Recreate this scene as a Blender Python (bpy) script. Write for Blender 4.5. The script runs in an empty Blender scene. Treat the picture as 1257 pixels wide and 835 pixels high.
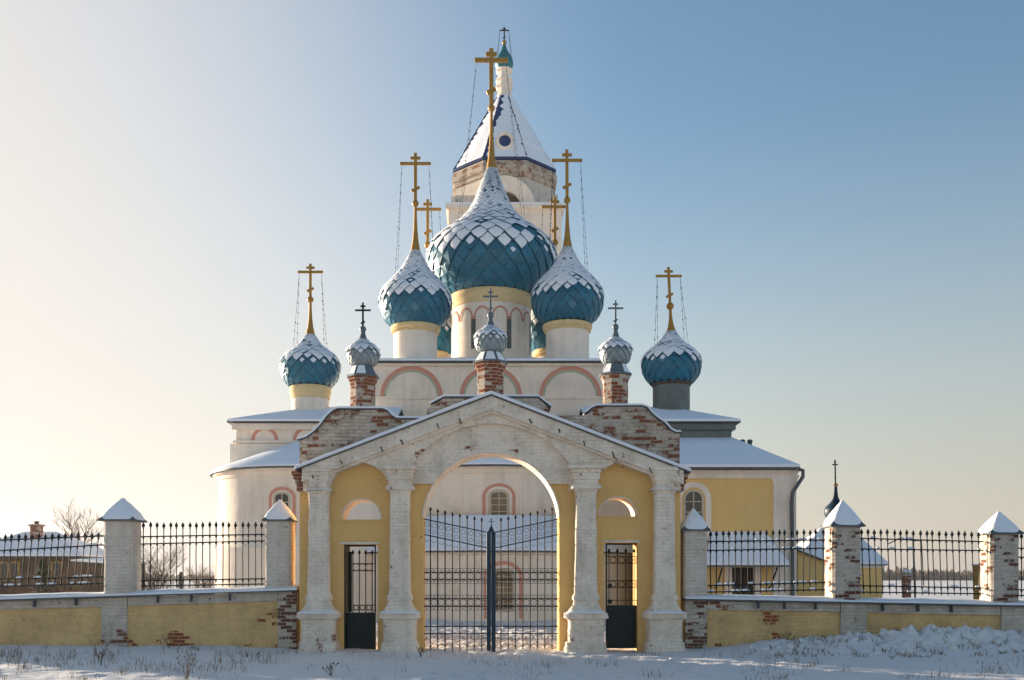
import bpy, bmesh, math, random
from mathutils import Vector, noise, geometry
random.seed(7)
PI = math.pi
R = math.radians
scene = bpy.context.scene
COL = scene.collection

# ------------------------------------------------------------------ measuring
# The gate stands on y = 0, the camera 21.8 m in front of it at eye height.
F, CD, EYE, HOR, AX = 1222.0, 21.8, 1.6, 710.0, 603.0
def X(px, d): return (px - AX) * d / F
def Z(py, d): return EYE + (HOR - py) * d / F
def S(p, d): return p * d / F
G = CD                       # distance of the gate front
def lerp(a, b, t): return a + (b - a) * t

# ------------------------------------------------------------------ node helpers
class NT:
    def __init__(self, name):
        self.m = bpy.data.materials.new(name)
        self.m.use_nodes = True
        self.t = self.m.node_tree
        self.b = self.t.nodes['Principled BSDF']
    def n(self, typ, **kw):
        nd = self.t.nodes.new(typ)
        for k, v in kw.items():
            if k.startswith('_'):
                setattr(nd, k[1:], v)
        return nd
    def set(self, nd, key, v):
        if hasattr(v, 'is_linked') or hasattr(v, 'links'):
            self.t.links.new(v, nd.inputs[key])
        else:
            nd.inputs[key].default_value = v
    def coords(self):
        return self.n('ShaderNodeTexCoord').outputs['Object']
    def wallmap(self):
        c = self.coords()
        s = self.n('ShaderNodeSeparateXYZ'); self.set(s, 0, c)
        a = self.math('ADD', s.outputs[0], s.outputs[1])
        k = self.n('ShaderNodeCombineXYZ'); self.set(k, 0, a); self.set(k, 1, s.outputs[2])
        return k.outputs[0]
    def math(self, op, a, b=0.0, clamp=False):
        nd = self.n('ShaderNodeMath', _operation=op, _use_clamp=clamp)
        self.set(nd, 0, a); self.set(nd, 1, b)
        return nd.outputs[0]
    def noise(self, scale, detail=4.0, rough=0.55, vec=None, dist=0.0):
        nd = self.n('ShaderNodeTexNoise')
        self.set(nd, 'Vector', vec if vec is not None else self.coords())
        nd.inputs['Scale'].default_value = scale
        nd.inputs['Detail'].default_value = detail
        nd.inputs['Roughness'].default_value = rough
        nd.inputs['Distortion'].default_value = dist
        return nd.outputs['Fac']
    def ramp(self, fac, a, b, ca=(0, 0, 0, 1), cb=(1, 1, 1, 1)):
        nd = self.n('ShaderNodeValToRGB')
        nd.color_ramp.elements[0].position = a; nd.color_ramp.elements[1].position = b
        nd.color_ramp.elements[0].color = ca; nd.color_ramp.elements[1].color = cb
        self.set(nd, 'Fac', fac)
        return nd.outputs['Color']
    def mix(self, fac, a, b, mode='MIX'):
        nd = self.n('ShaderNodeMix', _data_type='RGBA', _blend_type=mode)
        self.set(nd, 0, fac)
        for key, v in ((6, a), (7, b)):
            if isinstance(v, tuple) and len(v) == 3: v = v + (1,)
            self.set(nd, key, v)
        return nd.outputs[2]
    def bump(self, h, strength, dist, nrm=None):
        nd = self.n('ShaderNodeBump')
        nd.inputs['Strength'].default_value = strength
        nd.inputs['Distance'].default_value = dist
        self.set(nd, 'Height', h)
        if nrm is not None: self.set(nd, 'Normal', nrm)
        return nd.outputs[0]
    def brick(self, w=0.26, h=0.078, mortar=0.008, c1=(0, 0, 0, 1), c2=(1, 1, 1, 1), cm=(0, 0, 0, 1), vec=None):
        nd = self.n('ShaderNodeTexBrick')
        self.set(nd, 'Vector', vec if vec is not None else self.wallmap())
        nd.inputs['Color1'].default_value = c1; nd.inputs['Color2'].default_value = c2
        nd.inputs['Mortar'].default_value = cm
        nd.inputs['Scale'].default_value = 1.0
        nd.inputs['Mortar Size'].default_value = mortar
        nd.inputs['Mortar Smooth'].default_value = 0.3
        nd.inputs['Bias'].default_value = 0.0
        nd.inputs['Brick Width'].default_value = w
        nd.inputs['Row Height'].default_value = h
        return nd
    def out(self, color=None, rough=0.8, normal=None, metal=0.0, spec=0.3):
        if color is not None:
            if isinstance(color, tuple) and len(color) == 3: color = color + (1,)
            self.set(self.b, 'Base Color', color)
        self.set(self.b, 'Roughness', rough)
        self.set(self.b, 'Metallic', metal)
        self.set(self.b, 'Specular IOR Level', spec)
        if normal is not None: self.set(self.b, 'Normal', normal)
        return self.m

def mat_simple(name, col, rough=0.7, metal=0.0, var=0.18, scale=3.0, bump=0.0, spec=0.3):
    t = NT(name)
    f = t.noise(scale, 5.0, 0.6)
    dark = tuple(c * (1 - var) for c in col); lite = tuple(min(1, c * (1 + var)) for c in col)
    c = t.ramp(f, 0.3, 0.7, dark + (1,), lite + (1,))
    nrm = t.bump(t.noise(scale * 12, 4), bump, 0.02) if bump else None
    return t.out(c, rough, nrm, metal, spec)

def mat_masonry(name, paint, brickcol=(0.30, 0.085, 0.045), thr=0.70, brick_thr=0.45, grime=0.25, relief=0.35, scale=0.9,
                dirt=(0.30, 0.25, 0.19), lowz=None, seamk=0.35, tone=0.0):
    """Painted brickwork: paint over courses, flaked off brick by brick."""
    t = NT(name)
    wm = t.wallmap()
    nd = t.n('ShaderNodeTexNoise'); nd.inputs['Scale'].default_value = 7.0; nd.inputs['Detail'].default_value = 4.0; t.set(nd, 'Vector', t.coords())
    va = t.n('ShaderNodeVectorMath', _operation='SUBTRACT'); t.set(va, 0, nd.outputs['Color']); va.inputs[1].default_value = (0.5, 0.5, 0.5)
    vb = t.n('ShaderNodeVectorMath', _operation='MULTIPLY'); t.set(vb, 0, va.outputs[0]); vb.inputs[1].default_value = (0.10, 0.045, 0.0)
    vc = t.n('ShaderNodeVectorMath', _operation='ADD'); t.set(vc, 0, wm); t.set(vc, 1, vb.outputs[0])
    wm = vc.outputs[0]
    br = t.brick(vec=wm)
    big = t.noise(scale, 6.0, 0.62)
    fine = t.noise(9.0, 6.0, 0.65)
    m1 = t.ramp(t.math('ADD', big, t.math('MULTIPLY', t.math('SUBTRACT', fine, 0.5), 0.25)), thr - 0.02, thr + 0.02)
    if lowz is not None:        # damp foot of the wall flakes first
        s = t.n('ShaderNodeSeparateXYZ'); t.set(s, 0, t.coords())
        lo = t.ramp(t.math('MULTIPLY', s.outputs[2], 1.0), lowz[0], lowz[1], (1, 1, 1, 1), (0, 0, 0, 1))
        pick = t.math('GREATER_THAN', t.math('ADD', big, t.math('MULTIPLY', lo, 0.13)), thr)
        m1 = t.math('MAXIMUM', m1, t.math('MULTIPLY', pick, 1.0))
    gate = t.math('GREATER_THAN', br.outputs['Color'], brick_thr)
    mask = t.math('MULTIPLY', m1, gate)
    chips = t.ramp(t.noise(5.0, 4.0, 0.75), 0.668, 0.678)
    mask = t.math('MAXIMUM', mask, chips)
    mp = t.n('ShaderNodeMapping'); t.set(mp, 'Vector', t.coords()); mp.inputs['Scale'].default_value = (4.0, 4.0, 0.7)
    run = t.ramp(t.noise(1.0, 6, 0.7, vec=mp.outputs[0]), 0.5, 0.72)
    g1 = t.math('ADD', t.ramp(t.noise(1.7, 8.0, 0.7), 0.42, 0.72), t.math('MULTIPLY', run, 0.5))
    g2 = t.ramp(t.noise(13.0, 5.0, 0.7), 0.5, 0.72)
    stain = t.math('MULTIPLY', t.math('ADD', g1, t.math('MULTIPLY', g2, 0.6)), grime, True)
    seam = t.math('MULTIPLY', br.outputs['Fac'], t.ramp(t.noise(2.1, 4.0), 0.42, 0.62))
    pc = t.mix(stain, paint, dirt)
    if tone:                    # every brick weathers to its own tone
        b2 = t.brick(vec=wm, w=0.26, h=0.078)
        b2.offset = 0.5
        pc = t.mix(t.math('MULTIPLY', t.math('MULTIPLY', b2.outputs['Color'], t.noise(3.0, 4)), tone * 2.0, True), pc, dirt)
    pc = t.mix(t.math('MULTIPLY', seam, seamk), pc, dirt)
    bc = t.mix(t.noise(14, 4), tuple(c * 0.6 for c in brickcol), tuple(c * 1.35 for c in brickcol))
    bc = t.mix(t.math('MULTIPLY', br.outputs['Fac'], 0.8), bc, (0.40, 0.35, 0.29))
    col = t.mix(mask, pc, bc)
    h = t.math('SUBTRACT', t.math('MULTIPLY', t.noise(22, 5, 0.6), 0.35), t.math('MULTIPLY', mask, 0.9))
    h = t.math('SUBTRACT', h, t.math('MULTIPLY', br.outputs['Fac'], relief))
    return t.out(col, 0.9, t.bump(h, 0.8, 0.022), 0.0, 0.15)

def mat_plaster(name, col, dirt=(0.42, 0.36, 0.28), grime=0.25, scale=0.8):
    t = NT(name)
    a = t.ramp(t.noise(scale, 8, 0.65), 0.45, 0.8)
    mp = t.n('ShaderNodeMapping'); t.set(mp, 'Vector', t.coords()); mp.inputs['Scale'].default_value = (3.0, 3.0, 0.35)
    b = t.ramp(t.noise(1.0, 6, 0.65, vec=mp.outputs[0]), 0.5, 0.8)
    st = t.math('MULTIPLY', t.math('ADD', a, t.math('MULTIPLY', b, 0.7)), grime, True)
    c = t.mix(st, col, dirt)
    h = t.math('ADD', t.noise(2.5, 3), t.math('MULTIPLY', t.noise(30, 4), 0.15))
    return t.out(c, 0.9, t.bump(h, 0.5, 0.03), 0.0, 0.15)

def mat_snow(name, base=(0.86, 0.87, 0.90), bump=0.5, bscale=6.0, dirt=None):
    t = NT(name)
    h = t.math('ADD', t.noise(bscale, 6, 0.62), t.math('MULTIPLY', t.noise(bscale * 7, 4, 0.6), 0.2))
    col = base
    if dirt:
        d1 = t.ramp(t.noise(dirt[1], 7, 0.75), dirt[2], dirt[2] + 0.06)
        col = t.mix(t.math('MULTIPLY', d1, 0.85), base, dirt[0])
    return t.out(col, 0.75, t.bump(h, bump, 0.06), 0.0, 0.2)

def mat_scale(name, col, lite, rough=0.35, metal=0.35):
    t = NT(name)
    g = t.n('ShaderNodeNewGeometry')
    rnd = g.outputs['Random Per Island']
    c = t.mix(rnd, tuple(x * 0.8 for x in col), tuple(x * 1.12 for x in col))
    c = t.mix(t.math('MULTIPLY', t.math('GREATER_THAN', rnd, 0.975), 0.55), c, lite)
    st = t.ramp(t.noise(2.2, 6, 0.7), 0.55, 0.75)
    c = t.mix(t.math('MULTIPLY', st, 0.25), c, lite)
    rr = t.math('ADD', t.math('MULTIPLY', rnd, 0.15), rough)
    return t.out(c, rr, t.bump(t.noise(8, 3), 0.15, 0.02), metal, 0.5)

M = {}
M['white'] = mat_plaster('church_whitewash', (0.87, 0.76, 0.645), grime=0.5)
M['gatewhite'] = mat_masonry('gate_whitewash', (0.88, 0.765, 0.64), thr=0.655, brick_thr=0.45, grime=0.48, relief=0.16, scale=1.3, seamk=0.3, dirt=(0.33, 0.255, 0.175))
M['attic'] = mat_masonry('worn_white_brick', (0.66, 0.56, 0.46), (0.24, 0.085, 0.045), thr=0.52, brick_thr=0.56, grime=0.62, relief=0.8, scale=1.7, seamk=0.8, dirt=(0.23, 0.165, 0.11), tone=0.42)
M['brick'] = mat_masonry('bare_red_brick', (0.58, 0.48, 0.39), (0.25, 0.075, 0.035), thr=0.43, brick_thr=0.26, grime=0.5, relief=0.8, scale=4.0, seamk=0.8, tone=0.4)
M['yellow'] = mat_masonry('ochre_gate_paint', (0.80, 0.515, 0.20), thr=0.80, brick_thr=0.5, grime=0.22, relief=0.04, scale=1.0, dirt=(0.50, 0.29, 0.11), seamk=0.14)
M['yellowwall'] = mat_masonry('faded_yellow_brick', (0.80, 0.545, 0.25), thr=0.675, brick_thr=0.35, grime=0.62, relief=0.3, scale=0.8, dirt=(0.42, 0.27, 0.13), lowz=(0.05, 0.5), seamk=0.3, tone=0.22)
M['wallwhite'] = mat_masonry('weathered_white_brick', (0.68, 0.595, 0.505), (0.22, 0.085, 0.05), thr=0.66, brick_thr=0.5, grime=0.6, relief=0.6, scale=1.2, lowz=(0.05, 0.9), seamk=0.6, tone=0.25)
M['pier'] = mat_masonry('pier_white_brick', (0.74, 0.655, 0.565), (0.22, 0.085, 0.05), thr=0.72, brick_thr=0.4, grime=0.42, relief=0.5, scale=1.4, seamk=0.45, tone=0.15)
M['pierred'] = mat_masonry('pier_flaked_brick', (0.64, 0.545, 0.46), (0.15, 0.066, 0.044), thr=0.48, brick_thr=0.45, grime=0.6, relief=0.6, scale=1.8, seamk=0.6, tone=0.35)
M['churchyellow'] = mat_plaster('church_ochre', (0.79, 0.53, 0.21), dirt=(0.55, 0.36, 0.15), grime=0.3)
M['cornice'] = mat_plaster('cream_cornice', (0.76, 0.575, 0.31), dirt=(0.42, 0.28, 0.12), grime=0.35, scale=2.5)
M['pink'] = mat_plaster('salmon_paint', (0.64, 0.29, 0.21), dirt=(0.62, 0.38, 0.28), grime=0.4, scale=2)
M['green'] = mat_simple('pale_green_paint', (0.38, 0.47, 0.33), 0.9)
M['snow'] = mat_snow('roof_snow', (0.84, 0.86, 0.90), 0.35, 2.5)
M['snowcap'] = mat_snow('cap_snow', (0.84, 0.86, 0.90), 0.5, 7.0)
M['blue'] = mat_scale('blue_scales', (0.008, 0.140, 0.225), (0.10, 0.24, 0.32), 0.40, 0.1)
M['bluecore'] = mat_simple('blue_sheet', (0.003, 0.026, 0.05), 0.5, 0.1)
M['zinc'] = mat_scale('zinc_scales', (0.27, 0.32, 0.335), (0.46, 0.42, 0.34), 0.45, 0.25)
M['zinccore'] = mat_simple('zinc_sheet', (0.13, 0.17, 0.185), 0.5, 0.2)
M['teal'] = mat_simple('teal_sheet', (0.03, 0.19, 0.21), 0.4, 0.3)
M['royal'] = mat_simple('royal_blue_sheet', (0.015, 0.05, 0.17), 0.5, 0.1)
M['gold'] = mat_simple('gilded_metal', (0.38, 0.20, 0.04), 0.5, 0.4, 0.15, 4)
M['metal'] = mat_simple('roof_sheet', (0.10, 0.115, 0.125), 0.55, 0.3)
M['greymetal'] = mat_simple('galvanised_sheet', (0.13, 0.15, 0.145), 0.5, 0.5, 0.2, 1.5)
M['iron'] = mat_simple('painted_iron', (0.009, 0.016, 0.019), 0.75, 0.0)
M['bluepost'] = mat_simple('blue_enamel', (0.010, 0.036, 0.062), 0.4, 0.1)
M['darkpanel'] = mat_simple('dark_green_enamel', (0.008, 0.018, 0.018), 0.5, 0.0)
M['glass'] = mat_simple('dark_pane', (0.03, 0.028, 0.026), 0.12, 0.0, 0.3, 2, spec=0.6)
M['tanpane'] = mat_simple('curtained_pane', (0.20, 0.15, 0.09), 0.35, 0.0, 0.4, 2.5, spec=0.5)
M['frame'] = mat_simple('window_paint', (0.52, 0.45, 0.34), 0.7)
M['wood'] = mat_simple('grey_timber', (0.10, 0.07, 0.05), 0.85, 0, 0.35, 4, 0.4)
M['housebrick'] = mat_simple('brown_house', (0.09, 0.05, 0.032), 0.9, 0, 0.25, 2)
M['bark'] = mat_simple('bark', (0.085, 0.058, 0.04), 0.9, 0, 0.3, 6)
M['twig'] = mat_simple('twigs', (0.12, 0.075, 0.045), 0.9, 0, 0.3, 6)
M['needle'] = mat_simple('needles', (0.045, 0.055, 0.025), 0.8, 0, 0.4, 3)
M['grass'] = mat_simple('dry_grass', (0.20, 0.14, 0.07), 0.9, 0, 0.35, 5)
M['forest'] = mat_simple('far_trees', (0.11, 0.085, 0.065), 0.95, 0, 0.3, 0.05)
M['rust'] = mat_simple('rusty_ochre', (0.33, 0.20, 0.05), 0.8, 0, 0.3, 4)

# ------------------------------------------------------------------ mesh builder
class MB:
    def __init__(self):
        self.v = []; self.f = []; self.m = []
    def add(self, vs, fs):
        o = len(self.v)
        self.v += [tuple(p) for p in vs]
        self.f += [tuple(i + o for i in f) for f in fs]
        return self
    def box(self, x0, x1, y0, y1, z0, z1):
        vs = [(x, y, z) for z in (z0, z1) for y in (y0, y1) for x in (x0, x1)]
        return self.add(vs, [(0, 2, 3, 1), (4, 5, 7, 6), (0, 1, 5, 4), (2, 6, 7, 3), (0, 4, 6, 2), (1, 3, 7, 5)])
    def bar(self, a, b, w, t, up=(0, 1, 0)):
        """rectangular bar from a to b, w across in the plane normal to up, t along up"""
        a = Vector(a); b = Vector(b); d = (b - a).normalized(); u = Vector(up)
        s = d.cross(u).normalized(); u = s.cross(d)
        vs = []
        for p in (a, b):
            for i, j in ((-1, -1), (1, -1), (1, 1), (-1, 1)):
                vs.append(p + s * (w / 2 * i) + u * (t / 2 * j))
        return self.add(vs, [(3, 2, 1, 0), (4, 5, 6, 7), (0, 1, 5, 4), (1, 2, 6, 5), (2, 3, 7, 6), (3, 0, 4, 7)])
    def tube(self, pts, r, n=6, cap=True):
        pts = [Vector(p) for p in pts]
        rs = r if isinstance(r, (list, tuple)) else [r] * len(pts)
        vs = []; fs = []
        prev = None
        for i, p in enumerate(pts):
            d = (pts[min(i + 1, len(pts) - 1)] - pts[max(i - 1, 0)])
            if d.length < 1e-9: d = Vector((0, 0, 1))
            d.normalize()
            if prev is None:
                ref = Vector((0, 1, 0)) if abs(d.y) < 0.9 else Vector((1, 0, 0))
                s = d.cross(ref).normalized()
            else:
                s = (prev - d * prev.dot(d))
                s = s.normalized() if s.length > 1e-6 else d.orthogonal().normalized()
            prev = s
            t = d.cross(s)
            for k in range(n):
                a = 2 * PI * k / n
                vs.append(p + (s * math.cos(a) + t * math.sin(a)) * rs[i])
        for i in range(len(pts) - 1):
            for k in range(n):
                k2 = (k + 1) % n
                fs.append((i * n + k, i * n + k2, (i + 1) * n + k2, (i + 1) * n + k))
        if cap:
            fs.append(tuple(reversed(range(n)))); fs.append(tuple(range((len(pts) - 1) * n, len(pts) * n)))
        return self.add(vs, fs)
    def ring(self, c, rad, r, n=14, m=4, a0=0.0, a1=2 * PI):
        """wire ring (or arc) in the XZ plane"""
        pts = [(c[0] + rad * math.cos(lerp(a0, a1, i / n)), c[1], c[2] + rad * math.sin(lerp(a0, a1, i / n))) for i in range(n + 1)]
        return self.tube(pts, r, m, cap=False)
    def lathe(self, cx, cy, prof, n=24, ph=0.0, a0=0.0, a1=2 * PI, cap=True):
        full = abs(a1 - a0 - 2 * PI) < 1e-6
        k = n if full else n + 1
        vs = []; fs = []
        for r, z in prof:
            for i in range(k):
                a = a0 + (a1 - a0) * i / n + ph
                vs.append((cx + r * math.cos(a), cy + r * math.sin(a), z))
        for j in range(len(prof) - 1):
            for i in range(n):
                i2 = (i + 1) % k
                fs.append((j * k + i, j * k + i2, (j + 1) * k + i2, (j + 1) * k + i))
        if cap and full:
            if prof[0][0] > 1e-4: fs.append(tuple(reversed(range(k))))
            if prof[-1][0] > 1e-4: fs.append(tuple(range((len(prof) - 1) * k, len(prof) * k)))
        return self.add(vs, fs)
    def sphere(self, c, r, n=12):
        prof = [(max(r * math.sin(PI * i / 8), 1e-5), c[2] - r * math.cos(PI * i / 8)) for i in range(9)]
        return self.lathe(c[0], c[1], prof, n, cap=False)
    def prism(self, outline, y0, y1, holes=()):
        """polygon in XZ with holes, given thickness along Y"""
        def orient(pl, ccw):
            a = sum(p[0] * q[1] - q[0] * p[1] for p, q in zip(pl, pl[1:] + pl[:1]))
            return pl if (a > 0) == ccw else pl[::-1]
        loops = [orient(list(outline), True)] + [orient(list(h), False) for h in holes]
        tris = geometry.tessellate_polygon([[Vector((p[0], p[1], 0)) for p in l] for l in loops])
        flat = [p for l in loops for p in l]
        n = len(flat)
        vs = [(p[0], y0, p[1]) for p in flat] + [(p[0], y1, p[1]) for p in flat]
        fs = []
        for t in tris:
            a, b, c = (flat[i] for i in t)
            s = (b[0] - a[0]) * (c[1] - a[1]) - (c[0] - a[0]) * (b[1] - a[1])
            t = tuple(t) if s > 0 else tuple(reversed(t))
            fs.append(t); fs.append(tuple(i + n for i in reversed(t)))
        o = 0
        for l in loops:
            k = len(l)
            for i in range(k):
                j = (i + 1) % k
                fs.append((o + j, o + i, o + i + n, o + j + n))
            o += k
        return self.add(vs, fs)
    def loft(self, secs, p=4.0, n=28, jit=0.0):
        """stack of rounded squares (cx, cy, half width, half depth, z)"""
        vs = []; fs = []
        for (cx, cy, hw, hd, z) in secs:
            for i in range(n):
                a = 2 * PI * (i + 0.5) / n
                c, s = math.cos(a), math.sin(a)
                q = (abs(c) ** p + abs(s) ** p) ** (-1 / p)
                j = 1 + (noise.noise(Vector((cx * 3 + c, s, z * 6))) * jit if jit else 0)
                vs.append((cx + hw * c * q * j, cy + hd * s * q * j, z))
        for k in range(len(secs) - 1):
            for i in range(n):
                i2 = (i + 1) % n
                fs.append((k * n + i, k * n + i2, (k + 1) * n + i2, (k + 1) * n + i))
        fs.append(tuple(reversed(range(n)))); fs.append(tuple(range((len(secs) - 1) * n, len(secs) * n)))
        return self.add(vs, fs)
    def band(self, a, b, off):
        """strip between two polylines of 3-D points, thickened by the vector off towards the viewer"""
        n = len(a); off = Vector(off)
        vs = [Vector(p) for p in a] + [Vector(p) for p in b]
        vs += [p + off for p in vs[:2 * n]]
        fs = []
        for i in range(n - 1):
            fs.append((2 * n + i, 2 * n + i + 1, 3 * n + i + 1, 3 * n + i))
            fs.append((i, i + 1, 2 * n + i + 1, 2 * n + i))
            fs.append((n + i + 1, n + i, 3 * n + i, 3 * n + i + 1))
        fs.append((0, n, 3 * n, 2 * n)); fs.append((n - 1, 3 * n - 1, 4 * n - 1, 2 * n - 1)[::1])
        return self.add(vs, fs)
    def build(self, name, mat, parent=None, smooth=False, bevel=0.0, fix=True):
        me = bpy.data.meshes.new(name)
        o = Vector((0, 0, 0))
        if parent is not None:
            r = parent
            while r.parent is not None: r = r.parent
            o = r.location
        me.from_pydata([(v[0] - o.x, v[1] - o.y, v[2] - o.z) for v in self.v], [], self.f)
        if fix:
            bm = bmesh.new(); bm.from_mesh(me)
            bmesh.ops.recalc_face_normals(bm, faces=bm.faces[:])
            bm.to_mesh(me); bm.free()
        me.materials.append(mat)
        if smooth:
            for p in me.polygons: p.use_smooth = True
            try: me.set_sharp_from_angle(angle=R(38))
            except Exception: pass
        ob = bpy.data.objects.new(name, me)
        COL.objects.link(ob)
        if parent is not None: ob.parent = parent
        if bevel:
            bv = ob.modifiers.new('bevel', 'BEVEL'); bv.width = bevel; bv.segments = 2; bv.limit_method = 'ANGLE'
        return ob

def thing(name, label, cat, loc=(0, 0, 0), group=None):
    o = bpy.data.objects.new(name, None); COL.objects.link(o)
    o.location = loc; o.empty_display_size = 0.3
    o['label'] = label; o['category'] = cat
    if group: o['group'] = group
    return o
def tag(o, label=None, cat=None, group=None, kind=None):
    if label: o['label'] = label
    if cat: o['category'] = cat
    if group: o['group'] = group
    if kind: o['kind'] = kind
    return o

def arc(cx, cz, r, a0, a1, n=24, rz=None):
    rz = r if rz is None else rz
    return [(cx + r * math.cos(lerp(a0, a1, i / n)), cz + rz * math.sin(lerp(a0, a1, i / n))) for i in range(n + 1)]
def gx(p, y=0.0): return X(p, G + y)
def gz(p, y=0.0): return Z(p, G + y)
def gpts(l, y=0.0): return [(gx(a, y), gz(b, y)) for a, b in l]
def garc(cx, cy, r, a0, a1, n=24):      # arc given in measured units, y down
    return [(cx + r * math.cos(lerp(a0, a1, i / n)), cy - r * math.sin(lerp(a0, a1, i / n))) for i in range(n + 1)]

# ------------------------------------------------------------------ domes and crosses
def smooth_prof(prof, n=8):
    out = []
    P = [Vector((r, z)) for r, z in prof]
    for i in range(len(P) - 1):
        p0 = P[max(i - 1, 0)]; p1 = P[i]; p2 = P[i + 1]; p3 = P[min(i + 2, len(P) - 1)]
        for k in range(n):
            t = k / n
            q = 0.5 * ((2 * p1) + (p2 - p0) * t + (2 * p0 - 5 * p1 + 4 * p2 - p3) * t * t + (3 * p1 - p0 - 3 * p2 + p3) * t ** 3)
            out.append((max(q.x, 0.005), q.y))
    out.append((P[-1].x, P[-1].y))
    return out

def onion(root, cx, cy, prof, N, tile, core, asp=1.05, snow0=0.0, lift=0.11, part='onion_dome', seed=1):
    """a dome of overlapping diamond scales; prof runs from bottom to top (radius, z)"""
    rnd = random.Random(seed)
    pr = smooth_prof(prof)
    cum = [0.0]
    for (a, b), (c, d) in zip(pr, pr[1:]): cum.append(cum[-1] + math.hypot(c - a, d - b))
    L = cum[-1]
    def at(s):
        s = max(0, min(L, s))
        i = 0
        lo, hi = 0, len(cum) - 1
        while hi - lo > 1:
            m = (lo + hi) // 2
            if cum[m] <= s: lo = m
            else: hi = m
        t = (s - cum[lo]) / max(cum[hi] - cum[lo], 1e-9)
        r = lerp(pr[lo][0], pr[hi][0], t); z = lerp(pr[lo][1], pr[hi][1], t)
        dr = pr[hi][0] - pr[lo][0]; dz = pr[hi][1] - pr[lo][1]; l = math.hypot(dr, dz) or 1
        return r, z, dz / l, -dr / l      # radius, height, outward normal (radial, vertical)
    body = MB().lathe(cx, cy, [(max(r - 0.01, 0.004), z) for r, z in pr], 48)
    dome = body.build(part, core, root, smooth=True)
    ss = [0.0]
    while ss[-1] < L:
        r = at(ss[-1])[0]
        ss.append(ss[-1] + max(asp * PI * r / N, L / 130))
    T = MB(); SN = MB()
    for i in range(1, len(ss) - 1):
        rc, zc, nr, nz = at(ss[i])
        size = ss[i + 1] - ss[i - 1]
        for j in range(N):
            a = 2 * PI * (j + 0.5 * (i % 2)) / N
            da = PI / N
            def pt(s, ang, off):
                r, z, n1, n2 = at(s)
                r += n1 * off
                return Vector((cx + r * math.cos(ang), cy + r * math.sin(ang), z + n2 * off))
            lf = size * lift * (0.7 + 0.6 * rnd.random())
            b0 = ss[i - 1] + 0.04 * size
            dj = lambda: size * rnd.uniform(-0.03, 0.03)
            corners = [(ss[i + 1], a, 0.006), (ss[i] + dj(), a - da * 0.96, lf * 0.5 + dj() * 0.7), (b0 + dj(), a, lf), (ss[i] + dj(), a + da * 0.96, lf * 0.5 + dj() * 0.7)]
            q = [pt(*c) for c in corners]
            mid = (q[1] + q[3]) * 0.5 + Vector((math.cos(a) * nr, math.sin(a) * nr, nz)) * size * 0.05
            inn = [pt(ss[i], a - da * 0.92, -0.01), pt(b0 + 0.05 * size, a, -0.01), pt(ss[i], a + da * 0.92, -0.01)]
            T.add(q + [mid] + inn, [(0, 1, 4), (1, 2, 4), (2, 3, 4), (3, 0, 4), (1, 5, 6, 2), (2, 6, 7, 3)])
            # what lies on the scale
            patch = noise.noise(Vector((math.cos(a) * 2.2, math.sin(a) * 2.2, seed + ss[i] / max(pr[0][0], 0.1) * 1.5)))
            if nz > snow0 + rnd.uniform(-0.06, 0.06) + 0.16 * patch:
                if nz < snow0 + 0.26 and rnd.random() < 0.20: continue
                if nz > 0.3 and rnd.random() < 0.025: continue
                k = min(1.14, 0.84 + 0.6 * max(nz, -0.1)) * rnd.uniform(0.96, 1.03)
                if rc < 0.3 * max(p[0] for p in pr): k *= lerp(0.72, 1.0, rc / (0.3 * max(p[0] for p in pr)))
                if nz < snow0 + 0.06: k *= rnd.uniform(0.45, 0.9)
                if rnd.random() < 0.10: k *= rnd.uniform(0.45, 0.85)
                if patch > 0.25 and rnd.random() < 0.5: k *= rnd.uniform(0.6, 0.95)
                hs = (ss[i + 1] - b0) / 2; sm = (ss[i + 1] + b0) / 2 + 0.06 * size
                th = 0.02 + size * 0.07
                o0 = lf * (0.55 if nz < 0.3 else 0.85)
                qq = []
                m = 8
                for e in range(m):
                    an = 2 * PI * e / m
                    u, w = math.cos(an), math.sin(an)
                    dd = 1 / (abs(u) + abs(w)) * k
                    if e % 2: dd *= 1.08
                    jit = rnd.uniform(0.9, 1.08)
                    so = sm + w * dd * hs * jit
                    qq.append(pt(so, a + u * dd * da * jit, o0 + (0.012 if w < 0 else 0.004) + lf * 0.5 * (-w)))
                c0 = pt(sm, a, o0 + th)
                o = len(SN.v)
                SN.add(qq + [c0], [(e, (e + 1) % m, m) for e in range(m)])
    T.build('scales', tile, dome, fix=True)
    if SN.v: SN.build('snow', M['snowcap'], dome, smooth=True)
    return dome

def cross(parent, cx, cy, z0, z1, bar_z, bar_hw, w, mat, lean=0.0, small=True, foot=None):
    """eight-ended cross from z0 to z1"""
    H = z1 - z0
    ax = lambda z: cx + lean * (z - z0)
    b = MB()
    b.bar((ax(z0), cy, z0), (ax(z1), cy, z1), w, w * 0.7)
    b.bar((ax(bar_z) - bar_hw, cy, bar_z - lean * 0), (ax(bar_z) + bar_hw, cy, bar_z), w * 0.95, w * 0.62)
    tz = bar_z + (z1 - bar_z) * 0.52
    b.bar((ax(tz) - bar_hw * 0.33, cy, tz), (ax(tz) + bar_hw * 0.33, cy, tz), w * 0.9, w * 0.6)
    fz = z0 + (bar_z - z0) * 0.36 if foot is None else foot
    e = bar_hw * 0.27
    b.bar((ax(fz) - e, cy, fz - e * 0.5), (ax(fz) + e, cy, fz + e * 0.5), w * 0.9, w * 0.58)
    return b.build('cross', mat, parent, bevel=w * 0.08)

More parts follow.
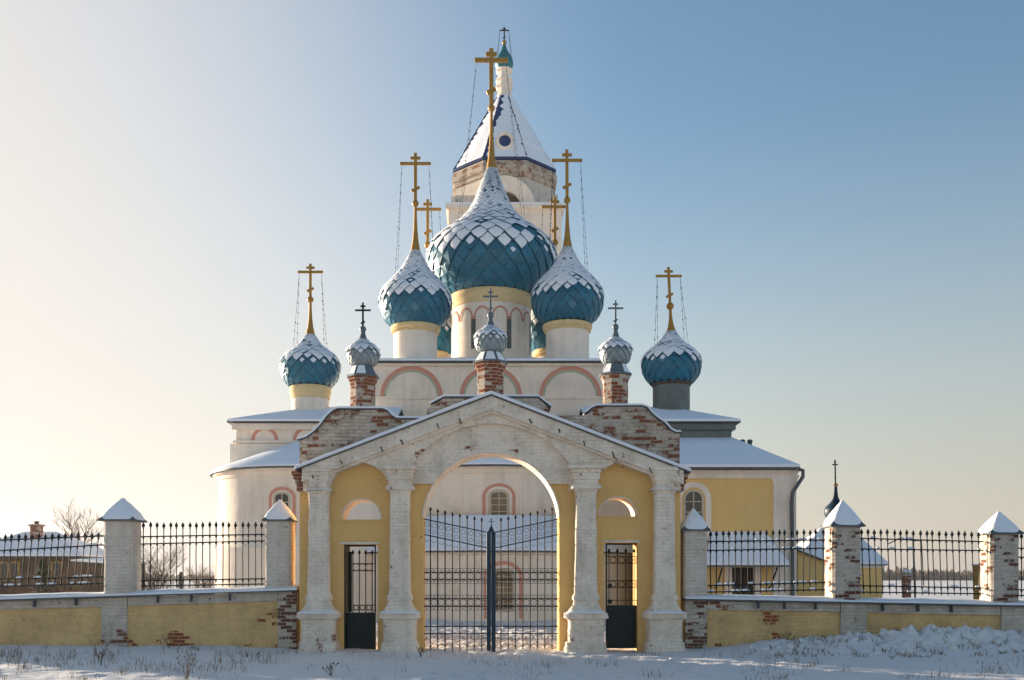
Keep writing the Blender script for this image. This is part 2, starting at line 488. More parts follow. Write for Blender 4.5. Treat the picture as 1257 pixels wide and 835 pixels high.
def chain(parent, a, b, sag=0.03, r=0.006, bead=0.028, step=0.42, seed=0):
    rnd = random.Random(seed)
    a = Vector(a); b = Vector(b); L = (b - a).length
    n = max(6, int(L / 0.35))
    pts = []
    for i in range(n + 1):
        t = i / n
        p = a.lerp(b, t); p.z -= sag * L * 4 * t * (1 - t)
        pts.append(p)
    m = MB().tube(pts, r, 4)
    k = max(3, int(L / step))
    for i in range(1, k):
        t = i / k + rnd.uniform(-0.2, 0.2) / k
        p = a.lerp(b, t); p.z -= sag * L * 4 * t * (1 - t)
        m.sphere(p, bead * rnd.uniform(0.8, 1.2), 6)
    return m.build('chain', M['iron'], parent)

def spire(dome, cx, cy, r0, z0, zball, rball, mat, lean=0.0):
    h = zball - z0
    prof = [(r0 * 1.08, z0 - 0.05 * h), (r0, z0), (r0 * 0.62, z0 + 0.22 * h), (r0 * 0.42, z0 + 0.45 * h), (r0 * 0.30, z0 + 0.75 * h), (r0 * 0.27, zball)]
    m = MB().lathe(cx, cy, prof, 14)
    s = m.build('spire', mat, dome, smooth=True)
    if lean:
        for v in s.data.vertices: v.co.x += lean * (v.co.z + s.parent.parent.location.z - z0)
    b = MB().sphere((cx + lean * h, cy, zball), rball, 16)
    b.build('ball', mat, dome, smooth=True)

def dome_set(root, px, d, prof_px, N, seed, spire_top, ball, cross_top, bar_y, bar_hw, lean=0.0, chains=True, w=None, rball=None, xo=0.0):
    """a big blue dome with gilded spire, cross and stay chains, measured in the picture at distance d"""
    cx, cy = X(px, d), d - CD
    prof = [(S(r, d), Z(y, d)) for y, r in prof_px]
    dm = onion(root, cx, cy, prof, N, M['blue'], M['bluecore'], seed=seed, snow0=-0.16 if prof[0][0] > 1.8 else 0.02)
    zt = prof[-1][1]; rt = prof[-1][0]
    zb = Z(ball, d); rb = S(rball or 4.2, d)
    spire(dm, cx, cy, rt * 1.12, zt, zb, rb, M['gold'], lean)
    x2 = cx + lean * (zb - zt)
    W = S(w or 3.6, d)
    zc = Z(cross_top, d); zbar = Z(bar_y, d); hw = S(bar_hw, d)
    cross(dm, x2, cy, zb, zc, zbar, hw, W, M['gold'], lean)
    if chains:
        rr = max(p[0] for p in prof)
        zs = [p for p in prof if p[0] > rr * 0.5][-1]
        for sx in (-1, 1):
            for sy in (-1, 1):
                a = (x2 + lean * (zbar - zb) + sx * hw * 0.88, cy, zbar - W * 0.5)
                rad = zs[0] * 1.02
                e = (cx + sx * rad * 0.86, cy + sy * rad * 0.5, zs[1] + 0.05)
                chain(dm, a, e, 0.012 + 0.006 * ((sx + sy) % 3), seed=seed * 7 + sx * 2 + sy)
    return dm

# ------------------------------------------------------------------ roofs
def roof(root, faces, eave=0.055, name='roof', th=0.10):
    """faces: lists of 3-D points (upper surface of the sheet metal). Snow lies on it."""
    m = MB()
    for f in faces:
        n = len(f)
        dn = [(p[0], p[1], p[2] - eave) for p in f]
        m.add(list(f) + dn, [tuple(range(n)), tuple(reversed(range(n, 2 * n)))] + [(i, (i + 1) % n, n + (i + 1) % n, n + i) for i in range(n)])
    r = m.build(name, M['metal'], root)
    s = MB()
    for f in faces:
        n = len(f)
        c = sum((Vector(p) for p in f), Vector()) / n
        lo = [Vector(p).lerp(c, 0.004) + Vector((0, 0, 0.004)) for p in f]
        hi = [Vector(p).lerp(c, 0.006) + Vector((0, 0, th)) for p in f]
        s.add(lo + hi, [tuple(range(n, 2 * n))] + [(i, (i + 1) % n, n + (i + 1) % n, n + i) for i in range(n)])
    s.build('roof_snow', M['snow'], r)
    return r

def cone_roof(root, cx, cy, r0, z0, r1, z1, a0, a1, n=36, name='roof', th=0.10):
    faces_m = MB().lathe(cx, cy, [(r0 - 0.25, z0 - 0.06), (r0, z0 - 0.05), (r0, z0), (r1, z1)], n, a0=a0, a1=a1, cap=False)
    r = faces_m.build(name, M['metal'], root, smooth=True)
    s = MB().lathe(cx, cy, [(r0 - 0.02, z0 + 0.004), (r0 - 0.03, z0 + th * 0.7), (r0 - 0.14, z0 + th + 0.06), (lerp(r0, r1, 0.5), lerp(z0, z1, 0.5) + th), (r1, z1 + th)], n, a0=a0, a1=a1, cap=False)
    s.build('roof_snow', M['snow'], r, smooth=True)
    return r

# ------------------------------------------------------------------ windows of the church
def arch_window(root, cx, z0, z1, hw, y, rise=None, cyl=None, pane=None, mull=(1, 3), surround=None, surcol=None, bars=True, inner='white'):
    """arched window proud of a wall at y (or of a round wall cyl=(cx, cy, r)); surround=(gap, width) is the painted band"""
    rise = hw if rise is None else rise
    def yy(x, off):
        if cyl: return cyl[1] - math.sqrt(max(cyl[2] ** 2 - (x - cyl[0]) ** 2, 0.01)) - off
        return y - off
    def outline(g, low=True, n=14):
        pts = [(cx - hw - g, z0 - (g if low else 0))]
        zs = z1 - rise
        for i in range(n + 1):
            a = PI - PI * i / n
            pts.append((cx + (hw + g) * math.cos(a), zs + (rise + g) * math.sin(a)))
        pts.append((cx + hw + g, z0 - (g if low else 0)))
        return pts
    def strip(g0, g1, off, mat, name, parent, close=True, th=0.03):
        a, b = outline(g0), outline(g1)
        if close: a = a + [a[0]]; b = b + [b[0]]
        m = MB()
        for i in range(len(a) - 1):
            q = [a[i], a[i + 1], b[i + 1], b[i]]
            back = [(p[0], yy(p[0], 0.0) + 0.03, p[1]) for p in q]
            front = [(p[0], yy(p[0], off), p[1]) for p in q]
            m.add(back + front, [(4, 5, 6, 7), (0, 1, 5, 4), (2, 3, 7, 6)])
        return m.build(name, mat, parent)
    base = outline(0.0)
    m = MB()
    n = len(base)
    fr = [(p[0], yy(cx, 0.02), p[1]) for p in base]
    m.add(fr, [tuple(range(n))])
    win = m.build('window', pane or M['glass'], root)
    s0 = surround[0] if surround else 0.12
    strip(-0.015, s0 * 0.45, 0.085, M['frame'], 'frame', win)
    strip(s0 * 0.45 + 0.004, s0, 0.05, M[inner], 'reveal', win)
    if surround:
        strip(s0 + 0.004, s0 + surround[1], 0.065, surcol or M['pink'], 'surround', win)
    if bars:
        b = MB()
        yb = yy(cx, 0.045)
        nx, nz = mull
        for i in range(1, nx + 1):
            x = cx - hw + 2 * hw * i / (nx + 1)
            b.box(x - 0.02, x + 0.02, yb - 0.02, yb + 0.02, z0, z1 - 0.02)
        for i in range(1, nz + 1):
            z = z0 + (z1 - z0) * i / (nz + 1)
            b.box(cx - hw, cx + hw, yb - 0.0225, yb + 0.015, z - 0.018, z + 0.018)
        b.build('glazing_bar', M['frame'], win)
    return win

def arch_band(root, cx, z0, r_out, wid, y, rz=1.0, mat=None, name='arch_band', off=0.02, n=28):
    a = [(cx + r_out * math.cos(PI - PI * i / n), y, z0 + r_out * rz * math.sin(PI - PI * i / n)) for i in range(n + 1)]
    b = [(cx + (r_out - wid) * math.cos(PI - PI * i / n), y, z0 + (r_out * rz - wid) * math.sin(PI - PI * i / n)) for i in range(n + 1)]
    return MB().band(a, b, (0, -off, 0)).build(name, mat or M['pink'], root)

# ================================================================== CHURCH
church = thing('church', 'large white church with five clustered blue scaled onion domes behind the gate', 'church', (0, 47 - CD, 0))
# --- main cube
d0 = 47.0; yF = d0 - CD; hwC = S(151, d0); zE = Z(446, d0); yB = yF + 12.2
cube = MB().box(-hwC, hwC, yF, yB, -0.3, zE).build('nave_wall', M['white'], church)
MB().box(-hwC - 0.05, hwC + 0.05, yF - 0.07, yF + 0.3, Z(490, d0), Z(487, d0)).build('string_course', M['white'], church)
MB().box(-hwC - 0.10, hwC + 0.10, yF - 0.12, yF + 0.3, Z(450, d0), zE - 0.01).build('eave_cornice', M['white'], church)
for cxp in (505, 602.5, 700):
    arch_band(church, X(cxp, d0), Z(487, d0), S(38.5, d0), S(5, d0), yF + 0.005, rz=0.98, name='zakomara_band')
    arch_band(church, X(cxp, d0), Z(487, d0), S(33.3, d0), S(2.2, d0), yF + 0.005, rz=0.97, mat=M['green'], name='zakomara_lining', off=0.016)
e = 0.28
xa, xb, ya, yb, zr = -hwC - e, hwC + e, yF - e, yB + e, zE + 0.06
rt = zE + 1.55; yc = (yF + yB) / 2
roof(church, [[(xa, ya, zr), (xb, ya, zr), (0.5, yc, rt), (-0.5, yc, rt)], [(xb, ya, zr), (xb, yb, zr), (0.5, yc, rt)],
              [(xb, yb, zr), (xa, yb, zr), (-0.5, yc, rt), (0.5, yc, rt)], [(xa, yb, zr), (xa, ya, zr), (-0.5, yc, rt)]])

def drum(px, d, r, y_top, y_bot, cor=True, cor_r=None, mat=None, cormat=None, extra=0.0, n=40, cor_h=9):
    cx, cy = X(px, d), d - CD
    m = MB().lathe(cx, cy, [(S(r, d), Z(y_bot, d) - extra), (S(r, d), Z(y_top, d))], n).build('drum', mat or M['white'], church, smooth=True)
    R2 = S(cor_r or r + 3.5, d); t = Z(y_top, d); h = S(cor_h, d)
    MB().lathe(cx, cy, [(S(r, d) + 0.01, t - h), (S(r + 1, d), t - h * 0.97), (S(r + 1.2, d), t - h * 0.7), (R2 * 0.975, t - h * 0.55), (R2, t - h * 0.45), (R2, t - h * 0.1), (R2 * 0.98, t), (S(r, d), t + 0.02)], n, cap=False).build('cornice', cormat or M['cornice'], m, smooth=True)
    # small dentils under the cornice
    if cor:
        b = MB()
        k = 176
        vs = []
        for zt_ in (t - h * 0.95, t - h * 0.58):
            for i in range(k):
                a = 2 * PI * i / k
                rr = S(r + (2.3 if i % 4 < 2 else 0.9), d)
                vs.append((cx + rr * math.cos(a), cy + rr * math.sin(a), zt_))
        b.add(vs, [(i, (i + 1) % k, k + (i + 1) % k, k + i) for i in range(k)])
        b.add([vs[i] for i in range(k)], [tuple(range(k))])
        b.build('dentil_course', cormat or M['cornice'], m)
    return m

P_BIG = [(367, 47), (359, 60), (348, 70.5), (335, 76.8), (321, 78.5), (310, 76.5), (301, 70.5), (293, 61.5), (280, 46), (266, 31.5), (248, 21), (230, 14), (207, 5.6)]
P_SIDE = [(403, 27), (398, 33), (390, 39.5), (380, 43.2), (370, 43.5), (361, 41), (352, 35), (343, 27), (333, 18.5), (322, 12), (308, 5.4)]
P_CHAP = [(476, 24), (471, 29), (463, 34), (453, 35.6), (445, 34.5), (438, 29.5), (431, 21.5), (423, 13), (411, 5.2)]
# central
dC = 53.0
big = drum(603, dC, 48.5, 366, 442, cor=False, cor_r=51.5, cor_h=17, extra=1.2)
# scallop band on the central drum
cx, cy = X(603, dC), dC - CD
sc = MB()
nb = 14; Rr = S(48.5, dC) + 0.003
for k in range(nb):
    a0 = -PI / 2 + (k - 0.5) * 2 * PI / nb
    da = PI / nb
    A = []; B = []
    for i in range(15):
        t = PI - PI * i / 14
        for lst, q in ((A, 1.0), (B, 0.80)):
            an = a0 + da * math.cos(t) * q * 0.98
            z = Z(403, dC) + S(15, dC) * math.sin(t) * (1.0 if q == 1 else 0.84)
            lst.append((an, z))
    for i in range(14):
        quad = [A[i], A[i + 1], B[i + 1], B[i]]
        sc.add([(cx + (Rr + 0.014) * math.cos(an), cy + (Rr + 0.014) * math.sin(an), z) for an, z in quad], [(0, 1, 2, 3)])
sc.build('scallop_band', M['pink'], big)
for k in range(nb):
    if k % 2 == 0: continue
    an = -PI / 2 + k * 2 * PI / nb
    dx, dy = math.cos(an), math.sin(an); tx, ty = -dy, dx
    z0, z1 = Z(438, dC), Z(400, dC)
    w = 0.13; r0 = Rr + 0.01
    f = [(cx + dx * r0 + tx * s * w, cy + dy * r0 + ty * s * w, z) for s, z in ((-1, z0), (1, z0), (1, z1), (-1, z1))]
    MB().add(f, [(0, 1, 2, 3)]).build('slit_window', M['greymetal'], big)
dome_set(church, 603.5, dC, P_BIG, 25, 11, 205, 133, 60, 74, 20.5, w=5.4, rball=4.4, lean=-0.004)
# four around it
for (px, d, sd, dy) in ((510, 50.0, 21, 0.0), (696.5, 50.0, 22, -4.0)):
    drum(px, d, 26.5, 402 + dy * 0.6, 446, cor_r=30.5, extra=0.8)
    prof = [(y + dy, r) for y, r in P_SIDE]
    dome_set(church, px, d, prof, 21, sd, 307 + dy, 250 + dy, 188 + dy, 201 + dy, 19, w=3.8, lean=-0.006 if px > 600 else 0.0)
for (px, d, sd, dy) in ((525, 56.0, 23, 0.0), (681, 56.0, 24, -3.0)):
    k = 50.0 / 56.0
    prof = [(HOR - (HOR - y) * k + dy, r * k) for y, r in P_SIDE]
    drum(px, d, 26.5 * k, HOR - (HOR - 402) * k + dy, 462, cor_r=30.5 * k, extra=0.6)
    dome_set(church, px, d, prof, 21, sd, 0, 301 + dy, 245 + dy, 257 + dy, 16.5, w=3.6)

# --- side chapels
dS = 43.0; yS = dS - CD
zS = Z(520, dS)
for side, (pxo, pxi, pd) in ((-1, (290, 486, 381)), (1, (898, 720, 824))):
    x0, x1 = sorted((X(pxo, dS), X(pxi, dS)))
    MB().box(x0, x1, yS, yS + 8.0, -0.3, zS).build('chapel_wall', M['white'] if side < 0 else M['greymetal'], church)
    if side > 0:
        MB().box(x0 - 0.05, X(840, dS), yS - 0.05, yS + 0.3, -0.3, Z(560, dS)).build('chapel_wall', M['white'], church)
    if side < 0:
        MB().box(x0 - 0.12, x1, yS - 0.1, yS + 0.2, Z(544, dS), Z(541, dS)).build('string_course', M['white'], church)
        MB().box(x0 - 0.25, x1, yS - 0.06, yS + 0.2, 0, Z(545, dS)).build('chapel_wall', M['white'], church)
        for q in (325, 376, 427):
            arch_band(church, X(q, dS), Z(540.5, dS), S(16.5, dS), S(4, dS), yS + 0.005, name='zakomara_band')
    MB().box(x0 - 0.15, x1 + 0.15, yS - 0.15, yS + 8.2, zS - 0.28, zS - 0.01).build('eave_cornice', M['white'] if side < 0 else M['greymetal'], church)
    xo = x0 if side < 0 else x1; xi = x1 if side < 0 else x0
    xe = xo + side * 0.32
    cxd = X(pd, 46)
    zt = Z(505, 46.0) + 0.1
    roof(church, [[(xe, yS - 0.32, zS + 0.05), (xi, yS - 0.32, zS + 0.05), (xi, 46 - CD, zt), (cxd, 46 - CD, zt)],
                  [(xe, yS + 8.4, zS + 0.05), (xe, yS - 0.32, zS + 0.05), (cxd, 46 - CD, zt)],
                  [(xi, yS + 8.4, zS + 0.05), (xe, yS + 8.4, zS + 0.05), (cxd, 46 - CD, zt), (xi, 46 - CD, zt)]])
    if side < 0:
        drum(pd, 46.0, 23, 476, 508, cor=False, cor_r=25.5, cor_h=15, extra=0.6)
        dome_set(church, pd, 46.0, P_CHAP, 17, 31, 411, 368, 324, 334, 15.5, w=3.2, rball=4.0)
    else:
        drum(pd, 46.0, 22.5, 471, 508, cor=False, cor_r=24.5, cor_h=4, mat=M['greymetal'], cormat=M['wood'], extra=0.6)
        prof = [(y - 4, r) for y, r in P_CHAP]
        dome_set(church, pd, 46.0, prof, 17, 32, 407, 376, 328, 339, 16, w=3.2, rball=4.6, lean=-0.045)

# --- left round apse
cxA, rA = X(381, dS), S(109, dS)
zA = Z(586, dS)
MB().lathe(cxA, yS, [(rA + 0.14, -0.3), (rA + 0.14, Z(675, dS)), (rA + 0.02, Z(671, dS)), (rA, Z(670, dS)), (rA, zA - 0.32), (rA + 0.05, zA - 0.30), (rA + 0.07, zA - 0.16), (rA + 0.22, zA - 0.10), (rA + 0.24, zA)], 64, a0=PI, a1=2 * PI, cap=False).build('apse_wall', M['white'], church, smooth=True)
cone_roof(church, cxA, yS, rA + 0.36, zA + 0.02, 0.02, Z(539, dS), PI, 2 * PI)
arch_window(church, X(349, 39.6), Z(650, 39.6), Z(607, 39.6), S(8.5, 39.6), 0, rise=S(5, 39.6), cyl=(cxA, yS, rA), surround=(0.14, 0.12), mull=(1, 3))
MB().tube([(X(273, dS) , yS - 0.5, zA - 0.3), (X(273, dS) - 0.05, yS - 0.55, 0)], 0.035, 6).build('lightning_rod', M['metal'], church)

# --- central apse, lower and upper tiers
rL, yL = 6.2, 44.0 - CD
zL = Z(677, 37.8)
MB().lathe(0, yL, [(rL + 0.06, -0.3), (rL + 0.06, 0.35), (rL, 0.40), (rL, zL - 0.14), (rL + 0.10, zL - 0.10), (rL + 0.12, zL)], 80, a0=PI, a1=2 * PI, cap=False).build('apse_wall', M['white'], church, smooth=True)
rU, yU = 4.6, 44.6 - CD
zU = Z(572, 40.0)
cone_roof(church, 0, yL, rL + 0.24, zL + 0.02, rU - 0.2, Z(636, 40.0), PI, 2 * PI, n=60)
MB().lathe(0, yU, [(rU, 1.0), (rU, zU - 0.30), (rU + 0.06, zU - 0.28), (rU + 0.08, zU - 0.12), (rU + 0.16, zU - 0.08), (rU + 0.18, zU)], 72, a0=PI, a1=2 * PI, cap=False).build('apse_wall', M['white'], church, smooth=True)
MB().box(-rU - 0.1, rU + 0.1, yU - 0.05, yF + 0.1, 0, zU - 0.05).build('apse_wall', M['white'], church)
cone_roof(church, 0, yU, rU + 0.34, zU + 0.02, 0.4, Z(505, 45), PI, 2 * PI, n=60)
for an in (-125, -105, -75, -55):
    a = R(an); c, s = math.cos(a), math.sin(a)
    MB().tube([(c * (rU + 0.0), yU + s * (rU + 0.0), 3.4), (c * (rU + 0.0), yU + s * (rU + 0.0), zU - 0.25)], 0.07, 8).build('colonnette', M['white'], church, smooth=True)
arch_window(church, X(612.5, 40), Z(636, 40), Z(604, 40), S(9.8, 40), 0, rise=S(5, 40), cyl=(0, yU, rU), pane=M['tanpane'], surround=(0.22, 0.12), mull=(1, 3))
arch_window(church, X(618, 37.8), Z(748, 37.8), Z(701, 37.8), S(11.5, 37.8), 0, rise=S(7, 37.8), cyl=(0, yL, rL), pane=M['tanpane'], surround=(0.24, 0.14), mull=(3, 6))
for ax_ in (-52, 66, -60, 128):
    pass

# --- yellow annex on the right
dA = 38.0; yA = dA - CD
x0, x1, zY = X(800, dA), X(975, dA), Z(578, dA)
MB().box(x0, x1, yA, yA + 11, -0.3, zY).build('annex_wall', M['churchyellow'], church)
MB().box(x0 - 0.05, x1 + 0.13, yA - 0.13, yA + 11.1, zY - 0.10, zY + 0.02).build('eave_cornice', M['white'], church)
MB().box(x0 - 0.05, x1 + 0.09, yA - 0.09, yA + 11.06, zY - 0.30, zY - 0.103).build('frieze', M['white'], church)
xp = X(949, dA)
pil = MB().box(xp, x1 + 0.06, yA - 0.06, yA + 0.9, -0.3, Z(598, dA)).build('pilaster', M['white'], church)
MB().loft([((xp + x1 + 0.06) / 2, yA + 0.4, S(w, dA), 0.40 + S(w, dA) * 0.2, Z(q, dA)) for w, q in ((13.6, 600), (14.2, 597), (16.5, 588), (18, 585.5), (18, 583.3))], 14, 20).build('capital', M['white'], pil)
zt = Z(540, dS)
xo = x1 + 0.12
roof(church, [[(x0 - 0.2, yA - 0.35, zY + 0.1), (xo, yA - 0.35, zY + 0.1), (X(900, dS), yS - 0.01, zt), (x0 - 0.2, yS - 0.01, zt)],
              [(xo, yA - 0.35, zY + 0.1), (xo, yA + 11.3, zY + 0.1), (X(900, dS), yS - 0.01, zt)]])
MB().box(x0 - 0.2, xo + 0.01, yA - 0.365, yA - 0.30, zY + 0.03, zY + 0.085).build('gutter', M['metal'], church)
dp = X(982, dA)
MB().tube([(xo - 0.05, yA - 0.30, zY + 0.02), (dp + 0.02, yA - 0.30, zY - 0.02), (dp + 0.02, yA - 0.3, zY - 0.25), (dp - 0.33, yA - 0.16, zY - 0.85), (dp - 0.36, yA - 0.16, zY - 1.2), (dp - 0.33, yA - 0.16, 0.2)], 0.075, 8).build('drainpipe', M['metal'], church, smooth=True)
for q in (911.5, 920.5):
    st = MB().lathe(X(q, 46), 46 - CD, [(0.10, Z(560, 46)), (0.10, Z(543.5, 46)), (0.13, Z(543, 46)), (0.13, Z(541, 46)), (0.05, Z(539.5, 46))], 10).build('flue_pipe', M['metal'], church, smooth=True)
arch_window(church, X(851, dA), Z(655, dA), Z(603, dA), S(10.5, dA), yA, pane=M['glass'], surround=(0.13, 0.22), surcol=M['white'], mull=(1, 3), inner='churchyellow')
# porch roof over the ground-floor window
zp1, dPf = Z(656, dA), 36.6
zp0 = Z(694, dPf)
pr = roof(church, [[(X(866, dPf), dPf - CD, zp0), (X(969, dPf), dPf - CD, zp0), (X(940, dA), yA - 0.01, zp1), (X(872, dA), yA - 0.01, zp1)],
                   [(X(969, dPf), dPf - CD, zp0), (X(969, dPf), yA - 0.01, zp0), (X(940, dA), yA - 0.01, zp1)]], name='porch_roof')
for q in (884, 951):
    bx = X(q, 37.2)
    MB().tube([(bx, yA - 0.02, zp0 - 0.85), (bx, yA - 0.35, zp0 - 0.75), (bx, yA - 0.75, zp0 - 0.4), (bx, yA - 1.15, zp0 - 0.08)], 0.03, 6).build('bracket', M['iron'], pr)
w = MB().box(X(899, dA), X(925, dA), yA - 0.02, yA + 0.05, Z(735, dA), Z(697, dA)).build('window', M['wood'], church)
MB().prism([(X(890, dA), Z(745, dA)), (X(934, dA), Z(745, dA)), (X(934, dA), Z(690, dA)), (X(890, dA), Z(690, dA))], yA - 0.07, yA + 0.02,
           [[(X(898, dA), Z(737, dA)), (X(926, dA), Z(737, dA)), (X(926, dA), Z(696, dA)), (X(898, dA), Z(696, dA))]]).build('surround', M['white'], w)
b = MB()
for i in range(7):
    xx = lerp(X(899, dA), X(925, dA), (i + 0.5) / 7)
    b.box(xx - 0.012, xx + 0.012, yA - 0.05, yA - 0.03, Z(735, dA), Z(697, dA))
b.build('grille', M['iron'], w)

# ================================================================== BELL TOWER
dT = 80.0; yT = dT - CD; cxT = X(619, dT)
tower = thing('bell_tower', 'white bell tower with snowy blue tent roof rising behind the church domes', 'bell tower', (cxT, yT, 0))
zq = Z(259, 76.0)
MB().box(cxT - 4.3, cxT + 4.3, yT - 4.3, yT + 4.3, -0.3, zq).build('square_tier', M['white'], tower)
MB().box(cxT - 4.5, cxT + 4.5, yT - 4.5, yT + 4.5, zq, zq + 0.35).build('ledge', M['white'], tower)
MB().box(cxT - 4.45, cxT + 4.45, yT - 4.45, yT + 4.45, zq + 0.352, zq + 0.50).build('ledge_snow', M['snow'], tower)
apo = 3.85
ph = PI / 8 + PI / 2
Rv = apo / math.cos(PI / 8)
zeT = Z(222, dT)
MB().lathe(cxT, yT, [(Rv, zq + 0.2), (Rv, zeT - 1.0)], 8, ph).build('octagon_tier', M['pier'], tower)
MB().lathe(cxT, yT, [(Rv - 0.1, zeT - 1.3), (Rv + 0.12, zeT - 1.25), (Rv + 0.12, zeT - 0.9), (Rv + 0.28, zeT - 0.85), (Rv + 0.30, zeT - 0.4), (Rv + 0.12, zeT)], 8, ph).build('brick_cornice', M['attic'], tower)
for k in range(8):
    a = -PI / 2 + k * PI / 4
    n_ = Vector((math.cos(a), math.sin(a), 0)); t_ = Vector((-n_.y, n_.x, 0))
    c_ = Vector((cxT, yT, zq + 0.0)) + n_ * (apo + 0.0)
    if k % 2: continue
    def AP(r, an, off): return c_ + t_ * (r * math.cos(an)) + Vector((0, 0, r * 1.12 * math.sin(an) + 0.0)) + n_ * off
    A = [AP(2.35 if k % 2 == 0 else 1.5, PI - PI * i / 20, 0.0) for i in range(21)]
    B = [AP(1.3 if k % 2 == 0 else 1.05, PI - PI * i / 20, 0.0) for i in range(21)]
    MB().band(A, B, n_ * 0.35).build('archivolt', M['white'], tower)
    C = [AP(1.29 if k % 2 == 0 else 1.04, PI - PI * i / 20, 0.02) for i in range(21)]
    MB().add(C, [tuple(range(21))]).build('bell_opening', M['wood'], tower)
# tent roof
zt0, zt1 = Z(219, dT), Z(121, dT)
Re = S(61.5, dT) / math.cos(PI / 8); Rt = S(9.5, dT) / math.cos(PI / 8)
tent = MB().lathe(cxT, yT, [(Re - 0.15, zt0 - 0.12), (Re, zt0 - 0.12), (Re, zt0), (Re * 0.78, lerp(zt0, zt1, 0.245)), (Rt, zt1)], 8, ph).build('tent_roof', M['royal'], tower)
# snow on each face, with ragged margins along the ribs
rnd = random.Random(5)
sn = MB()
for k in range(8):
    a0 = ph + k * PI / 4
    rows = 44
    L_ = []; R_ = []
    for i in range(rows + 1):
        t = i / rows
        rr = lerp(Re, Rt, t) if t > 0.245 else lerp(Re, Re * 0.78, t / 0.245)
        zz = lerp(zt0, zt1, t)
        pa = Vector((cxT + rr * math.cos(a0), yT + rr * math.sin(a0), zz)); pb = Vector((cxT + rr * math.cos(a0 + PI / 4), yT + rr * math.sin(a0 + PI / 4), zz))
        wid = (pb - pa).length
        am = a0 + PI / 8
        nrm = Vector((math.cos(am) * 0.86, math.sin(am) * 0.86, 0.5))
        f = lambda: 0.012 + rnd.random() ** 6 * 0.20
        ml = min(0.48, (f() + (0.12 + 0.35 * rnd.random() ** 2 if k in (3, 2) else 0.0) + (0.5 * max(0, noise.noise(Vector((t * 5, k, 2)))) if k < 4 else 0)) / max(wid, 0.2)); mr = min(0.48, f() * 0.7 / max(wid, 0.2))
        L_.append(pa.lerp(pb, ml) + nrm * 0.05); R_.append(pa.lerp(pb, 1 - mr) + nrm * 0.05)
    mid = [(l + r) / 2 + (l - Vector((cxT, yT, l.z))).normalized() * 0.03 for l, r in zip(L_, R_)]
    n = rows + 1
    off = len(sn.v)
    sn.add(L_ + mid + R_, [(i, i + 1, n + i + 1, n + i) for i in range(rows)] + [(n + i, n + i + 1, 2 * n + i + 1, 2 * n + i) for i in range(rows)])
sn.build('roof_snow', M['snow'], tent, fix=True)
# round dormer
dz = Z(182.5, dT - 2.3)
yd = yT - lerp(Re, Rt, (dz - zt0) / (zt1 - zt0)) * math.cos(PI / 8)
dm = MB(); ring = []
def disc(r0, r1, ya, yb, n=28):
    A = [(cxT + r0 * math.cos(2 * PI * i / n), ya, dz + r0 * math.sin(2 * PI * i / n)) for i in range(n + 1)]
    B = [(cxT + r1 * math.cos(2 * PI * i / n), ya, dz + r1 * math.sin(2 * PI * i / n)) for i in range(n + 1)]
    return MB().band(A, B, (0, yb - ya, 0))
dr = disc(0.68, 0.46, yd + 0.5, yd - 0.45).build('dormer', M['white'], tower, smooth=True)
MB().add([(cxT + 0.5 * math.cos(2 * PI * i / 24), yd - 0.30, dz + 0.5 * math.sin(2 * PI * i / 24)) for i in range(24)], [tuple(range(24))]).build('shutter', M['royal'], dr)
# neck, teal onion, cross
nk = [(10.5, 122), (10.5, 119), (9.4, 118), (9.2, 110), (11.2, 108.5), (11.2, 106), (9.6, 105), (9.6, 101.5), (11.0, 100), (11.0, 98.5), (9.0, 97), (8.6, 90), (10.6, 88.5), (10.8, 86.5), (8.0, 85.5)]
MB().lathe(cxT, yT, [(S(r, dT), Z(y, dT)) for r, y in nk], 8, ph).build('neck', M['white'], tower)
op = [(8.5, 86.5), (10.6, 82), (11.0, 77), (10.0, 72), (7, 67), (4, 62), (2.0, 56), (1.2, 52)]
on = MB().lathe(cxT, yT, smooth_prof([(S(r, dT), Z(y, dT)) for r, y in op], 5), 16).build('onion_dome', M['teal'], tower, smooth=True)
MB().sphere((cxT, yT, Z(52.5, dT)), S(2.8, dT), 12).build('ball', M['gold'], on, smooth=True)
cross(on, cxT, yT, Z(51, dT), Z(33.5, dT), Z(37.5, dT), S(6, dT), S(1.5, dT), M['iron'])
for sx in (-1, 1):
    for sy in (-1, 1):
        chain(on, (cxT + sx * S(5.4, dT), yT, Z(38.5, dT)), (cxT + sx * S(9, dT), yT + sy * 0.5, Z(72, dT)), 0.01, r=0.012, bead=0.03, seed=sx + 3 * sy)

# ================================================================== GATEHOUSE
gate = thing('gatehouse', 'three-arched white and ochre brick gatehouse with pediment and three small cupolas', 'gatehouse', (0, 0.6, 0))
YF, YC, YB = 0.0, 0.25, 1.0
CXM, CYM = 603.0, 639.0
# core (ochre) with the big arch and both side doors cut out
core = [(365, 812), (420, 812), (420, 668), (462, 668), (462, 812), (518.5, 812)] + garc(603, 639, 84.5, PI, 0, 40) + \
       [(687.5, 812), (743, 812), (743, 666), (785, 666), (785, 812), (838, 812), (838, 579), (603, 490), (365, 576)]
lun = lambda cx, top, bot, hw: [(cx - hw, bot)] + garc(cx, bot - 1, hw, PI, 0, 18) + [(cx + hw, bot)]
MB().prism(gpts(core), YC, YB, [gpts(lun(442, 612, 637, 24)), gpts(lun(760, 610, 633, 23))]).build('wall', M['yellow'], gate)
